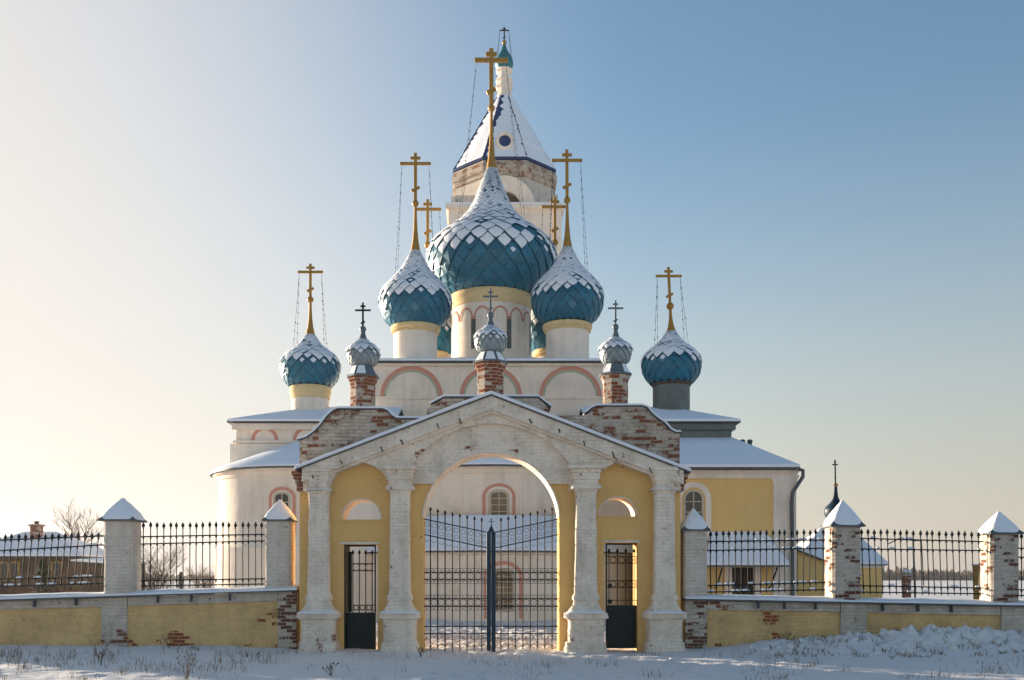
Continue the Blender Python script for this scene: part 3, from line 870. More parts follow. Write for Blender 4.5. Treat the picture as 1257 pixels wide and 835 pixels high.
# white frontal layer: tympanum, spandrels, entablature stubs
white = [(372, 573), (603, 485), (836, 576), (836, 602), (804, 602)] + garc(766.5, 604, 37.5, 0, PI, 26) + [(729, 602), (699, 602), (699, 571)]
white += [(603 + 119 * math.cos(a), 639 - 119 * math.sin(a)) for a in [math.acos(96 / 119) + (PI - 2 * math.acos(96 / 119)) * i / 36 for i in range(37)]]
white += [(507, 602), (479.5, 602)] + garc(441.5, 606, 38, 0, PI, 26) + [(403.5, 602), (372, 602)]
MB().prism(gpts(white), YF, YC + 0.03).build('tympanum', M['gatewhite'], gate)
# recessed archivolt
a0 = math.asin(44 / 118.0)
ringo = garc(603, 639, 122, a0, PI - a0, 40); a1 = math.asin(46 / 84.0)
ringi = garc(603, 639, 83.9, PI - a1, a1, 40)
MB().prism(gpts(ringo + ringi), 0.13, YC + 0.04).build('archivolt', M['gatewhite'], gate)
MB().prism(gpts(garc(603, 639, 86, 0.06, PI - 0.06, 44) + garc(603, 639, 84.1, PI - 0.06, 0.06, 44)), 0.20, YB + 0.01).build('arch_soffit', M['gatewhite'], gate)
# raking cornice
def chevron(t0, t1, y0, y1, ex=0.0):
    sl, sr = 90 / 235.0, 93 / 239.0
    l = (368 - ex, 572 + ex * sl); r_ = (842 + ex, 575 + ex * sr); a = (603, 482)
    o = [(l[0], l[1] + t0), (a[0], a[1] + t0), (r_[0], r_[1] + t0), (r_[0], r_[1] + t1), (a[0], a[1] + t1), (l[0], l[1] + t1)]
    return MB().prism(gpts(o), y0, y1)
chevron(5, 22, -0.14, 0.5, -4).build('raking_cornice', M['gatewhite'], gate, bevel=0.012)
chevron(21, 25.5, -0.075, 0.2, -8).build('cornice_moulding', M['gatewhite'], gate, bevel=0.008)
rf = chevron(3.9, 4.95, -0.20, YB + 0.12, 4).build('roof', M['metal'], gate)
chevron(-0.6, 3.85, -0.215, 0.52, 4.5).build('roof_snow', M['snowcap'], rf, bevel=0.03)
# rusty cramps let into the cornice
rn_ = random.Random(3)
for i in range(12):
    px_ = 388 + 36.5 * i + rn_.uniform(-7, 7)
    if abs(px_ - 603) < 12: continue
    sl_ = (90 / 235.0) if px_ < 603 else (93 / 239.0)
    py_ = 482 + abs(px_ - 603) * sl_ + rn_.uniform(13, 19)
    a_ = (gx(px_), -0.142, gz(py_)); b_ = (gx(px_ + rn_.uniform(1, 3.5)), -0.142, gz(py_ + rn_.uniform(4, 8)))
    MB().bar(a_, b_, rn_.uniform(0.02, 0.035), 0.02).build('cramp', M['wood'], gate)
# worn corbelled ends of the eaves
for sgn, q in ((-1, 366), (1, 838)):
    m = MB()
    for (w0, ya_, yb_) in ((9, 578, 583), (7, 583.2, 588), (4.5, 588.2, 594), (2.5, 594.2, 603)):
        xs = sorted((gx(q - sgn * 12), gx(q + sgn * w0)))
        m.box(xs[0], xs[1], 0.02 + 0.003 * w0, YB - 0.05, gz(yb_), gz(ya_))
    m.build('eave_corbel', M['brick'], gate, bevel=0.012)
# niche dressing: thin ledge under the lunettes, lintel
for (cx_, bot, hw) in ((442, 637.5, 25.5), (760, 633.5, 24.5)):
    MB().box(gx(cx_ - hw), gx(cx_ + hw), YC - 0.03, YC + 0.3, gz(bot + 1.6), gz(bot)).build('sill', M['yellow'], gate)
for (cx_, bot, r_) in ((442, 636, 24.0), (760, 632, 23.0)):
    MB().prism(gpts(garc(cx_, bot, r_ + 1.4, 0.0, PI, 24) + garc(cx_, bot, r_ - 0.25, PI, 0.0, 24)), 0.235, YB + 0.012).build('lunette_reveal', M['gatewhite'], gate)
for (xa_, xb_, yy_) in ((415, 464, 666.5), (741, 787, 664.5)):
    MB().box(gx(xa_), gx(xb_), YC - 0.035, YC + 0.2, gz(yy_ + 1.2), gz(yy_ - 1.6)).build('lintel', M['gatewhite'], gate)
# engaged columns
PROF = [(573, 21.6), (577.5, 21.6), (578, 18.0), (582, 18.0), (582.4, 16.6), (590, 16.4), (590.5, 14.8), (596.5, 14.4), (597, 17.6), (601.5, 17.8), (602, 14.2), (604.5, 13.6), (605, 12.1), (640, 12.3), (690, 12.9), (728, 13.6), (730, 15.0), (733, 16.2), (736, 16.0), (737.5, 14.6), (739.5, 14.8), (744, 16.6), (748, 19.4), (751.5, 21.5), (752.5, 25.2), (758.5, 25.6), (759.5, 23), (762, 21), (770, 20.4), (787, 20.8), (789, 23.2), (795, 23.8), (796.5, 24.6), (812, 25.2)]
for (cpx, k, top) in ((391.5, 1.0, 575), (491, 0.98, 573), (719, 1.04, 572), (815.5, 1.0, 574)):
    secs = []
    for (y_, hw_) in PROF:
        y2 = y_ + (top - 573) * max(0, (700 - y_) / 127)
        hw = S(hw_ * k, G)
        if cpx in (391.5, 815.5) and y_ < 600: hw *= 0.80
        secs.append((gx(cpx), 0.06, hw, hw * 0.86, gz(y2)))
    out = []
    for a, b in zip(secs, secs[1:]):           # finer courses so that the edge can wander
        nn = max(1, int((a[4] - b[4]) / 0.09))
        for i in range(nn):
            out.append(tuple(lerp(p, q, i / nn) for p, q in zip(a, b)))
    out.append(secs[-1])
    MB().loft(out[::-1], 7.0, 56, 0.05).build('column', M['gatewhite'], gate)
# snow lying on the pedestal tops
for cpx in (391.5, 491, 719, 815.5):
    MB().loft([(gx(cpx), -0.02, S(24.6, G), S(24.6, G) * 0.88, gz(752.4)), (gx(cpx), -0.02, S(23.6, G), S(23.6, G) * 0.88, gz(751.2)), (gx(cpx), -0.02, S(20, G), S(20, G) * 0.88, gz(750))], 7, 40).build('ledge_snow', M['snowcap'], gate, smooth=True)
# impost ledges on the pier faces between pedestal and opening
for xa_, xb_ in ((404, 421), (461.5, 472), (508, 519.5), (686.5, 700), (741, 744.5), (784, 796)):
    pass
# attic parapet behind the pediment
att = [(367.5, 585), (367.5, 541), (376, 538), (386, 531), (394, 523), (402, 512), (409, 505.5), (414, 503), (470, 503), (475, 505), (480, 511), (486, 514.5), (494, 515), (524, 515), (524, 503), (531, 497), (545, 488.5), (661, 488.5), (673, 500), (673, 510), (714, 510), (722, 508), (727, 502), (733, 499.5), (788, 499.5), (794, 501.5), (799, 508), (806, 514), (815, 520), (822, 528), (829, 532), (834.5, 532), (834.5, 588), (745, 570), (690, 527), (603, 520), (515, 527), (460, 570)]
ya0, ya1 = 0.42, 1.22
MB().prism([(gx(a, 0.4), gz(b, 0.4)) for a, b in att], ya0, ya1).build('parapet', M['attic'], gate)
top = [p for p in att[1:-6]]
def copi(seg, up0, up1, ov, y0, y1):
    pts = [(gx(a, 0.4), gz(b, 0.4)) for a, b in seg]
    o = []
    for sgn in (up0, up1):
        row = []
        for i, p in enumerate(pts):
            q0 = pts[max(i - 1, 0)]; q1 = pts[min(i + 1, len(pts) - 1)]
            dx, dz_ = q1[0] - q0[0], q1[1] - q0[1]; l = math.hypot(dx, dz_)
            row.append((p[0] - dz_ / l * sgn + (-ov if i == 0 else ov if i == len(pts) - 1 else 0), p[1] + dx / l * sgn))
        o.append(row)
    return MB().prism(o[0] + o[1][::-1], y0, y1)
for seg in (top[:13], top[14:18], top[20:]):
    c = copi(seg, 0.004, 0.028, 0.05, ya0 - 0.045, ya1 + 0.08).build('coping', M['metal'], gate)
    copi(seg, 0.031, 0.072, 0.03, ya0 - 0.05, ya1 + 0.06).build('coping_snow', M['snowcap'], c, bevel=0.015)
# three cupolas on brick pedestals
P_MINI = [(450, 10.5), (447, 15), (442, 18), (436, 19), (431, 17.8), (427, 14.8), (422.5, 9.5), (418, 5.5)]
dK = G + 0.77
for (px, dy, sq, sd) in ((445.5, 0, 1.0, 41), (602, -17, 1.08, 42), (755.5, -2.5, 1.0, 43)):
    cx_, cy_ = X(px, dK), 0.77
    W = lambda p: S(p, dK)
    zz = lambda y: Z(y + dy, dK)
    ped = MB().lathe(cx_, cy_, [(W(15.2 * sq) * 1.05, zz(505)), (W(15.2 * sq) * 1.05, zz(474)), (W(16 * sq) * 1.05, zz(470)), (W(17.6 * sq) * 1.05, zz(468)), (W(17.8 * sq) * 1.05, zz(464))], 8, PI / 8).build('cupola_pedestal', M['brick'], gate, bevel=0.012)
    sk = MB().lathe(cx_, cy_, [(W(19.5 * sq) * 1.05, zz(464.2)), (W(19.8 * sq) * 1.05, zz(463)), (W(17 * sq), zz(459)), (W(13.5), zz(452)), (W(11.5), zz(449.5)), (W(11), zz(448.8))], 8, PI / 8).build('cupola_skirt', M['zinccore'], gate)
    # snow lying on the skirt
    c45 = math.cos(PI / 8)
    sm = MB()
    for kf in range(8):
        if kf in (1, 6) and px < 700: pass
        aa = PI / 8 + kf * PI / 4
        if random.random() < (0.35 if px != 602 else 0.1): continue
        q = []
        for (rr, yy_, ins) in ((18.6 * sq, 462.5, 0.10), (15.5 * sq, 457, 0.12), (12.9, 451.5, 0.16)):
            for tt in (ins, 1 - ins):
                p0 = Vector((math.cos(aa), math.sin(aa), 0)); p1 = Vector((math.cos(aa + PI / 4), math.sin(aa + PI / 4), 0))
                pp = p0.lerp(p1, tt) * (W(rr) * 1.03 + 0.012)
                q.append((cx_ + pp.x, cy_ + pp.y, zz(yy_) + 0.012))
        sm.add(q, [(0, 1, 3, 2), (2, 3, 5, 4)])
    if sm.v: sm.build('skirt_snow', M['snowcap'], sk)
    dm = onion(gate, cx_, cy_, [(W(r), zz(y)) for y, r in P_MINI], 14, M['zinc'], M['zinccore'], asp=1.1, snow0=0.08, lift=0.2, part='onion_cupola', seed=sd)
    MB().lathe(cx_, cy_, [(W(6), zz(418.6)), (W(5), zz(416)), (W(3.2), zz(411)), (W(2.4), zz(406))], 12).build('finial', M['zinccore'], dm, smooth=True)
    MB().sphere((cx_, cy_, zz(404.3)), W(4.1), 14).build('ball', M['zinccore'], dm, smooth=True)
    cross(dm, cx_, cy_, zz(401.5), zz(371.5), zz(381), W(9.6), W(2.3), M['zinccore'] if px > 500 else M['iron'], foot=zz(396))
    for sgn in (1,):
        pass

# --- iron gate leaves
def wire(m, a, b, r=0.009): m.tube([a, b], r, 5)
yG = 0.62
def LX(p): return X(p, G + yG)
def LZ(p): return Z(p, G + yG)
for side in (-1, 1):
    xo, xi = (519.5, 597.5) if side < 0 else (686.5, 608.5)
    fr = MB()
    fr.bar((LX(xo), yG, LZ(803)), (LX(xo), yG, LZ(637)), 0.035, 0.035)
    lf = fr.build('gate_leaf', M['iron'], gate)
    MB().bar((LX(xo), yG, LZ(803)), (LX(xi), yG, LZ(803)), 0.06, 0.04).build('bottom_rail', M['bluepost'], lf)
    def top_at(t): return lerp(623, 640, t ** 0.8)
    def diag(t, k): return lerp(637 if k == 0 else 656, 653.5 if k == 0 else 672.5, t)
    for k in (0, 1):
        MB().bar((LX(xo), yG, LZ(diag(0, k))), (LX(xi), yG, LZ(diag(1, k))), 0.024, 0.022).build('sloping_rail', M['iron'], lf)
    rails = (702.5, 712, 735, 744.5, 769, 778)
    for q in rails:
        MB().bar((LX(xo), yG, LZ(q)), (LX(xi), yG, LZ(q)), 0.024, 0.024).build('rail', M['iron'], lf)
    nb_ = 8
    sc_ = MB()
    xs = [lerp(xo, xi, (i + 1) / (nb_ + 0.7)) for i in range(nb_)]
    for i, q in enumerate(xs):
        t = (i + 1) / (nb_ + 0.7)
        bm_ = MB()
        bm_.tube([(LX(q), yG - 0.02, LZ(802)), (LX(q), yG - 0.02, LZ(top_at(t)))], 0.0135, 6)
        zt_ = LZ(top_at(t))
        bm_.lathe(LX(q), yG - 0.02, [(0.010, zt_ - 0.03), (0.026, zt_ - 0.012), (0.030, zt_ + 0.015), (0.020, zt_ + 0.04), (0.004, zt_ + 0.065)], 8)
        bm_.build('bar', M['iron'], lf, smooth=True)
    allx = [xo] + xs + [xi]
    for a, b in zip(allx, allx[1:]):
        c = (a + b) / 2; hw = abs(LX(b) - LX(a)) / 2
        for (r0, r1) in ((702.5, 712), (735, 744.5)):
            zc = (LZ(r0) + LZ(r1)) / 2
            rr = min(hw, abs(LZ(r0) - LZ(r1)) / 2) * 0.9
            sc_.ring((LX(c), yG, zc), rr, 0.0065, 14, 4)
            for (zz_, a0_, a1_) in ((LZ(r0), 0, PI), (LZ(r1), PI, 2 * PI)):
                for sx in (-0.5, 0.5):
                    sc_.ring((LX(c) + sx * hw, yG, zz_ + (0.055 if a0_ == 0 else -0.055)), hw * 0.40, 0.0052, 10, 4, a0_ - PI * 0.35, a0_ + PI * 1.3)
        for sx in (-0.5, 0.5):
            sc_.ring((LX(c) + sx * hw, yG, LZ(783)), hw * 0.42, 0.0055, 10, 4, -PI * 1.2, PI * 0.3)
        sc_.ring((LX(c), yG, LZ(794)), hw * 0.8, 0.0055, 12, 4, 0, PI)
        t = abs((c - xo) / (xi - xo))
        zc = (LZ(diag(t, 0)) + LZ(diag(t, 1))) / 2
        sc_.ring((LX(c), yG, zc + 0.07), hw * 0.62, 0.0045, 12, 4)
        sc_.ring((LX(c), yG, zc - 0.08), hw * 0.5, 0.0042, 12, 4)
        sc_.ring((LX(c), yG, LZ(diag(t, 1)) - 0.10), hw * 0.5, 0.0042, 10, 4, PI, 2 * PI)
    sc_.build('scrollwork', M['iron'], lf)
    # stile: half of the wide meeting post
    xs0, xs1 = (597.3, 602.7) if side < 0 else (603.1, 608.4)
    st = MB().box(LX(xs0), LX(xs1), yG - 0.05, yG + 0.05, LZ(803), LZ(653)).build('stile', M['bluepost'], lf, bevel=0.006)
post = MB().loft([(LX(603), yG, 0.075, 0.04, LZ(653)), (LX(603), yG, 0.05, 0.035, LZ(650)), (LX(603), yG, 0.012, 0.012, LZ(645))], 5, 16).build('post_finial', M['bluepost'], gate)
cross(post, LX(603), yG, LZ(646), LZ(636), LZ(640.5), 0.06, 0.018, M['bluepost'])
# --- side gates
for (xa_, xb_, yt_, ypan, yb_, jam) in ((420.5, 461.5, 669, 752, 806, 9.5), (743.5, 784.5, 667, 743, 796, 1.0)):
    yy_ = 0.5
    U = lambda p: X(p, G + yy_); V = lambda p: Z(p, G + yy_)
    fr = MB()
    fr.box(U(xa_), U(xb_), yy_ - 0.02, yy_ + 0.02, V(yb_), V(ypan))
    w = fr.build('side_gate', M['darkpanel'], gate, bevel=0.005)
    f2 = MB()
    f2.box(U(xa_), U(xa_ + 1.6), yy_ - 0.025, yy_ + 0.025, V(ypan), V(yt_)); f2.box(U(xb_ - 1.6), U(xb_), yy_ - 0.025, yy_ + 0.025, V(ypan), V(yt_))
    f2.box(U(xa_), U(xb_), yy_ - 0.026, yy_ + 0.026, V(yt_ + 2), V(yt_))
    if jam > 2: MB().box(gx(420) - 0.01, gx(420) + 0.03, 0.30, YB + 0.01, V(yb_), V(yt_)).build('door_case', M['darkpanel'], gate)
    if jam > 2: f2.box(U(xa_ + 1.5), U(xa_ + jam), yy_ + 0.25, yy_ + 0.27, V(ypan), V(yt_ + 8))
    f2.build('frame', M['iron'], w)
    f3 = MB()
    for i in range(4):
        q = lerp(xa_ + (jam if jam > 2 else 0), xb_, (i + 0.35) / 4.0) + 0.5
        f3 = MB()
        ztop = V(yt_ + 10)
        f3.tube([(U(q), yy_, V(ypan)), (U(q), yy_, ztop)], 0.0115, 6)
        f3.lathe(U(q), yy_, [(0.011, ztop - 0.03), (0.034, ztop), (0.026, ztop + 0.03), (0.005, ztop + 0.075)], 8)
        f3.build('bar', M['iron'], w, smooth=True)
    for q in ((692, 701, 743, 749) if jam > 2 else (683.5, 691.5, 713, 721, 737)):
        MB().bar((U(xa_ + (jam if jam > 2 else 0)), yy_, V(q)), (U(xb_), yy_, V(q)), 0.017, 0.02).build('rail', M['iron'], w)
    rg = MB()
    for i in range(4):
        c = lerp(xa_ + (jam if jam > 2 else 0), xb_, (i + 0.85) / 4.0) + 0.5
        if c > xb_ - 1: continue
        for (u0, u1) in (((692, 701), (743, 749)) if jam > 2 else ((683.5, 691.5), (713, 721))):
            MB().ring((U(c), yy_, (V(u0) + V(u1)) / 2), abs(V(u0) - V(u1)) / 2 * 0.95, 0.008, 12, 4).build('ring', M['iron'], w)
    if jam < 2:
        MB().box(U(746), U(751), yy_ - 0.05, yy_ - 0.01, V(722), V(717)).build('lock', M['iron'], w)
        MB().box(U(746), U(751), yy_ - 0.05, yy_ - 0.01, V(741), V(736)).build('lock', M['iron'], w)

# ================================================================== BOUNDARY WALL, PIERS, RAILINGS
yW0, yW1 = 0.36, 0.84
dW = G + 0.36
def top_left(px): return lerp(734.5, 723.5, px / 345.0)
def top_right(px): return lerp(734, 741.5, (px - 870) / 380.0)
def wall_run(pxa, pxb, tf, label, pil, breaks):
    w = thing('boundary_wall', label, 'wall', (X((pxa + pxb) / 2, dW), 0.6, 0))
    q = lambda p, dy=0: (X(p, dW), Z(tf(p) + dy, dW))
    n = 14
    xs = [lerp(pxa, pxb, i / n) for i in range(n + 1)]
    MB().prism([(X(pxa, dW), -0.4), (X(pxb, dW), -0.4)] + [q(p, 4) for p in xs[::-1]], yW0 + 0.05, yW1).build('panel', M['yellowwall'], w)
    for a, b in breaks:
        MB().prism([q(a, 14.5), q(b, 14.5), q(b, 3.6), q(a, 3.6)], yW0 + 0.004, yW1 + 0.02).build('frieze', M['wallwhite'], w, bevel=0.01)
    for a, b, mt in pil:
        MB().prism([(X(a, dW), -0.4), (X(b, dW), -0.4), q(b, 3.4), q(a, 3.4)], yW0 - 0.02, yW1 + 0.025).build('pilaster', M[mt], w, bevel=0.012)
    c = MB().prism([q(pxa, 3.2), q(pxb, 3.2), q(pxb, 1.6), q(pxa, 1.6)], yW0 - 0.12, yW1 + 0.12).build('coping', M['metal'], w)
    # snow lying on the coping, its lip uneven
    s = MB(); m = 60
    prev = None
    secs = []
    for i in range(m + 1):
        p = lerp(pxa, pxb, i / m)
        x, z = q(p, 1.5)
        t = 0.055 + 0.03 * noise.noise(Vector((x * 1.3, 3.1, 0))) ; o = 0.02 * noise.noise(Vector((x * 2.7, 9.1, 0)))
        secs.append([(x, yW0 - 0.125 + o, z + 0.002), (x, yW0 - 0.12 + o, z + t * 0.7), (x, yW0 - 0.02, z + t + 0.02), (x, 0.6, z + t + 0.05), (x, yW1 + 0.05, z + t), (x, yW1 + 0.12, z + 0.002)])
    vs = [v for s_ in secs for v in s_]; k = 6
    fs = [(i * k + j, (i + 1) * k + j, (i + 1) * k + j + 1, i * k + j + 1) for i in range(m) for j in range(k - 1)]
    fs += [tuple(range(k)), tuple(reversed(range(m * k, m * k + k)))]
    s.add(vs, fs).build('coping_snow', M['snowcap'], c, smooth=True)
    cl = MB()
    for p in breaks_clips[label]:
        x, z = q(p, 3)
        cl.box(x - 0.012, x + 0.012, yW0 - 0.14, yW0 - 0.005, z - 0.16, z + 0.0)
    cl.build('coping_clip', M['metal'], w)
    return w
LL = 'long yellow-panelled brick wall with white frieze and pilasters left of the gate'
LR = 'low yellow and white wall with flaking red brick right of the gate, behind the snow bank'
breaks_clips = {LL: [-20, 44, 95, 195, 236, 283], LR: [930, 962, 1000, 1082, 1125, 1166, 1290]}
wall_run(-150, 365, top_left, LL, [(124.5, 156, 'wallwhite'), (341, 364, 'pierred')], [(-150, 124), (156.5, 340.5)])
wall_run(840, 1420, top_right, LR, [(841, 868, 'pierred'), (1032, 1064, 'wallwhite'), (1229, 1262, 'wallwhite')], [(868.5, 1031.5), (1064.5, 1228.5), (1262.5, 1420)])

PG = 'brick piers of the boundary wall'
def pier(px, hw, ycap, yapex, caphw, ybase, label, mat, side=None):
    d = G + 0.60
    x = X(px, d); h = S(hw, d); z0, z1 = Z(ybase, d), Z(ycap, d)
    t = thing('gate_pier', label, 'pier', (x, 0.6, z0), PG)
    secs = [(x, 0.6, h * (1 + 0.0), h, lerp(z0, z1, i / 16)) for i in range(17)]
    MB().loft(secs, 14, 40, 0.03).build('shaft', M[mat], t, smooth=True)
    c = S(caphw, d); za = Z(yapex, d)
    cap = MB().add([(x - c, 0.6 - c, z1 - 0.01), (x + c, 0.6 - c, z1 - 0.01), (x + c, 0.6 + c, z1 - 0.01), (x - c, 0.6 + c, z1 - 0.01),
                    (x - c, 0.6 - c, z1 + 0.02), (x + c, 0.6 - c, z1 + 0.02), (x + c, 0.6 + c, z1 + 0.02), (x - c, 0.6 + c, z1 + 0.02), (x, 0.6, za - 0.05)],
                   [(3, 2, 1, 0), (0, 1, 5, 4), (1, 2, 6, 5), (2, 3, 7, 6), (3, 0, 4, 7), (4, 5, 8), (5, 6, 8), (6, 7, 8), (7, 4, 8)]).build('cap', M['metal'], t)
    # a rounded load of snow over the cap
    n = 9; s = MB(); vs = []
    secs = []
    for i in range(n + 1):
        u = i / n
        k = 1 - u
        wid = c * 1.0 * (k ** 0.84)
        wob = 1 + 0.035 * noise.noise(Vector((px * 0.1, u * 3, 1)))
        secs.append((x, 0.6, max(wid * wob, 0.03), max(wid * wob, 0.03), z1 + 0.024 + (za - z1 - 0.01) * (u ** 0.96) + 0.05 * math.sin(min(1, u * 5) * PI / 2)))
    secs.insert(0, (x, 0.6, c * 0.985, c * 0.985, z1 + 0.022))
    s.loft(secs, 5, 32, 0.03).build('cap_snow', M['snowcap'], cap, smooth=True)
    return t
pier(-90, 17, 643, 617, 22, 732, 'white brick pier at the far left end of the wall, beyond the frame', 'pier')
pier(151, 17.5, 640, 615, 22.5, 731, 'square white brick pier with snowy pyramid cap standing alone far left', 'pier')
pier(344, 15.8, 640, 617, 18.5, 726, 'white brick pier with snowy cap against the left side of the gatehouse', 'pier')
pier(851, 14.5, 652, 628, 17.5, 735, 'slim whitewashed pier against the right side of the gatehouse', 'pier')
pier(1034, 17, 647, 618, 21, 738, 'pier with bared red brick face in front of the small dome, right', 'pierred')
pier(1226, 17, 656, 632, 20.5, 742, 'whitish pier with red chipped corner near the right picture edge', 'pierred')

FG = 'iron railing panels on the boundary wall'
def railing(pxa, pxb, n, ys, label, lean=0.0, snow=0.0):
    """ys: (tip, upper rail, second rail, third rail, bottom rail) at the left end and right end"""
    yy_ = 0.6; d = G + yy_
    ta, tb = ys
    t = thing('iron_railing', label, 'railing', (X((pxa + pxb) / 2, d), yy_, Z((ta[4] + tb[4]) / 2, d)), FG)
    for k in (1, 2, 3, 4):
        r = MB().bar((X(pxa, d), yy_, Z(ta[k], d)), (X(pxb, d), yy_, Z(tb[k], d)), 0.028, 0.034).build('rail', M['iron'], t)
        if snow:
            rn = random.Random(int(pxa) + k)
            i = 0.0
            L = abs(pxb - pxa)
            u = 0.0
            while u < 0.98:
                v = min(0.985, u + rn.uniform(0.02, 0.09))
                if rn.random() < snow * (1.0 if k != 4 else 0.6):
                    p0 = Vector((X(lerp(pxa, pxb, u), d), yy_, lerp(Z(ta[k], d), Z(tb[k], d), u) + 0.020)); p1 = Vector((X(lerp(pxa, pxb, v), d), yy_, lerp(Z(ta[k], d), Z(tb[k], d), v) + 0.020))
                    s = MB().tube([p0, p0.lerp(p1, 0.15) + Vector((0, 0, 0.012)), p0.lerp(p1, 0.8) + Vector((0, 0, 0.014)), p1], [0.008, 0.024, 0.026, 0.008], 6)
                    s.build('snow_ridge', M['snowcap'], r, smooth=True)
                u = v + rn.uniform(0.0, 0.03)
    rn = random.Random(int(pxa * 3))
    for i in range(n):
        u = (i + 0.5) / n
        p = lerp(pxa, pxb, u)
        zb = lerp(Z(ta[4], d), Z(tb[4], d), u) - 0.05; zt = lerp(Z(ta[0], d), Z(tb[0], d), u) + rn.uniform(-0.012, 0.012)
        x = X(p, d) + rn.uniform(-0.008, 0.008); xt = x + lean + rn.uniform(-0.012, 0.012)
        m = MB()
        m.tube([(x, yy_ - 0.018, zb), (x + (xt - x) * 0.5 + rn.uniform(-0.008, 0.008), yy_ - 0.018, (zb + zt) / 2), (xt, yy_ - 0.018, zt - 0.10)], 0.0125, 6)
        m.lathe(xt, yy_ - 0.018, [(0.0105, zt - 0.14), (0.022, zt - 0.125), (0.012, zt - 0.11), (0.024, zt - 0.10), (0.042, zt - 0.065), (0.026, zt - 0.03), (0.003, zt + 0.02)], 8)
        for k in (1, 2, 3):
            zz_ = lerp(Z(ta[k], d), Z(tb[k], d), u)
            f = (zz_ - zb) / (zt - zb)
            m.sphere((lerp(x, xt, f), yy_ - 0.02, zz_ - 0.032), 0.025, 6)
        m.build('picket', M['iron'], t, smooth=True)
    return t
railing(-68, 128, 24, ((658, 666, 680, 713, 722), (654, 658, 669, 708, 716)), 'leaning iron railing in front of the brown house, far left', lean=0.10, snow=0.7)
railing(173, 326, 19, ((642, 659, 668, 713, 719.5), (641, 656, 664, 710.5, 717)), 'upright iron railing between the left pier and the gatehouse', lean=0.0)
railing(868, 1013, 19, ((652, 665, 676, 719, 727), (650.5, 663, 673, 715, 724)), 'snow-dusted iron railing before the yellow wing, right of the gatehouse', lean=0.0, snow=0.85)
railing(1056, 1207, 19, ((650, 661, 674, 719, 727), (653, 665, 676, 722, 729)), 'iron railing with bent rails before the open field, far right', lean=-0.05, snow=0.25)
railing(1249, 1400, 19, ((655, 673, 684, 724, 731), (659, 676, 687, 728, 736)), 'iron railing cut off by the right picture edge', lean=0.0, snow=0.25)

# ================================================================== BACKGROUND BUILDINGS
dH = 66.0; yH = dH - CD
hs = thing('house', 'brown brick house with snowy hipped roof behind the left railing', 'house', (X(20, dH), yH, 0))
xa, xb = X(-55, dH), X(96, dH); ze = Z(683, dH); zr = Z(654, dH + 3)
MB().box(xa, xb, yH, yH + 7, -0.3, ze).build('wall', M['housebrick'], hs)
rf = roof(hs, [[(xa - 0.4, yH - 0.4, ze), (xb + 0.4, yH - 0.4, ze), (xb - 3.0, yH + 3.5, zr), (xa + 3, yH + 3.5, zr)],
               [(xb + 0.4, yH - 0.4, ze), (xb + 0.4, yH + 7.4, ze), (xb - 3.0, yH + 3.5, zr)],
               [(xa - 0.4, yH + 7.4, ze), (xa - 0.4, yH - 0.4, ze), (xa + 3, yH + 3.5, zr)],
               [(xb + 0.4, yH + 7.4, ze), (xa - 0.4, yH + 7.4, ze), (xa + 3, yH + 3.5, zr), (xb - 3, yH + 3.5, zr)]])
cxh = X(45, dH + 2.5)
ch = MB().box(cxh - 0.32, cxh + 0.32, yH + 2.2, yH + 2.8, Z(662, dH + 2.5), Z(646, dH + 2.5)).box(cxh - 0.42, cxh + 0.42, yH + 2.1, yH + 2.9, Z(646, dH + 2.5) + 0.003, Z(644, dH + 2.5)).build('chimney', M['brick'], rf)
MB().lathe(cxh, yH + 2.5, [(0.15, Z(644, dH + 2.5)), (0.15, Z(641.5, dH + 2.5)), (0.3, Z(641.2, dH + 2.5)), (0.02, Z(639.5, dH + 2.5))], 8).build('chimney_cowl', M['metal'], rf)
for q in (-20, 6, 17, 70):
    x = X(q, dH)
    wv = MB().box(x - 0.28, x + 0.28, yH - 0.03, yH + 0.02, Z(712, dH), Z(691, dH)).build('window', M['glass'], hs)
    MB().prism([(x - 0.4, Z(713.5, dH)), (x + 0.4, Z(713.5, dH)), (x + 0.4, Z(689.5, dH)), (x - 0.4, Z(689.5, dH))], yH - 0.06, yH + 0.02, [[(x - 0.27, Z(711.5, dH)), (x + 0.27, Z(711.5, dH)), (x + 0.27, Z(691.5, dH)), (x - 0.27, Z(691.5, dH))]]).build('frame', M['rust'], wv)
sh = thing('shed', 'dark timber shed beside the brown house, behind the left railing', 'shed', (X(112, 60), 60 - CD, 0))
d = 60.0
xa, xb = X(92, d), X(150, d)
MB().box(xa, xb, d - CD, d - CD + 4, -0.3, Z(690, d)).build('wall', M['wood'], sh)
roof(sh, [[(xa - 0.2, d - CD - 0.2, Z(689, d)), (xb + 0.2, d - CD - 0.2, Z(693, d)), (xb + 0.2, d - CD + 4.2, Z(690, d)), (xa - 0.2, d - CD + 4.2, Z(685, d))]])
MB().box(X(104, d), X(112, d), d - CD - 0.03, d - CD + 0.02, 0, Z(697, d)).build('door', M['bark'], sh)

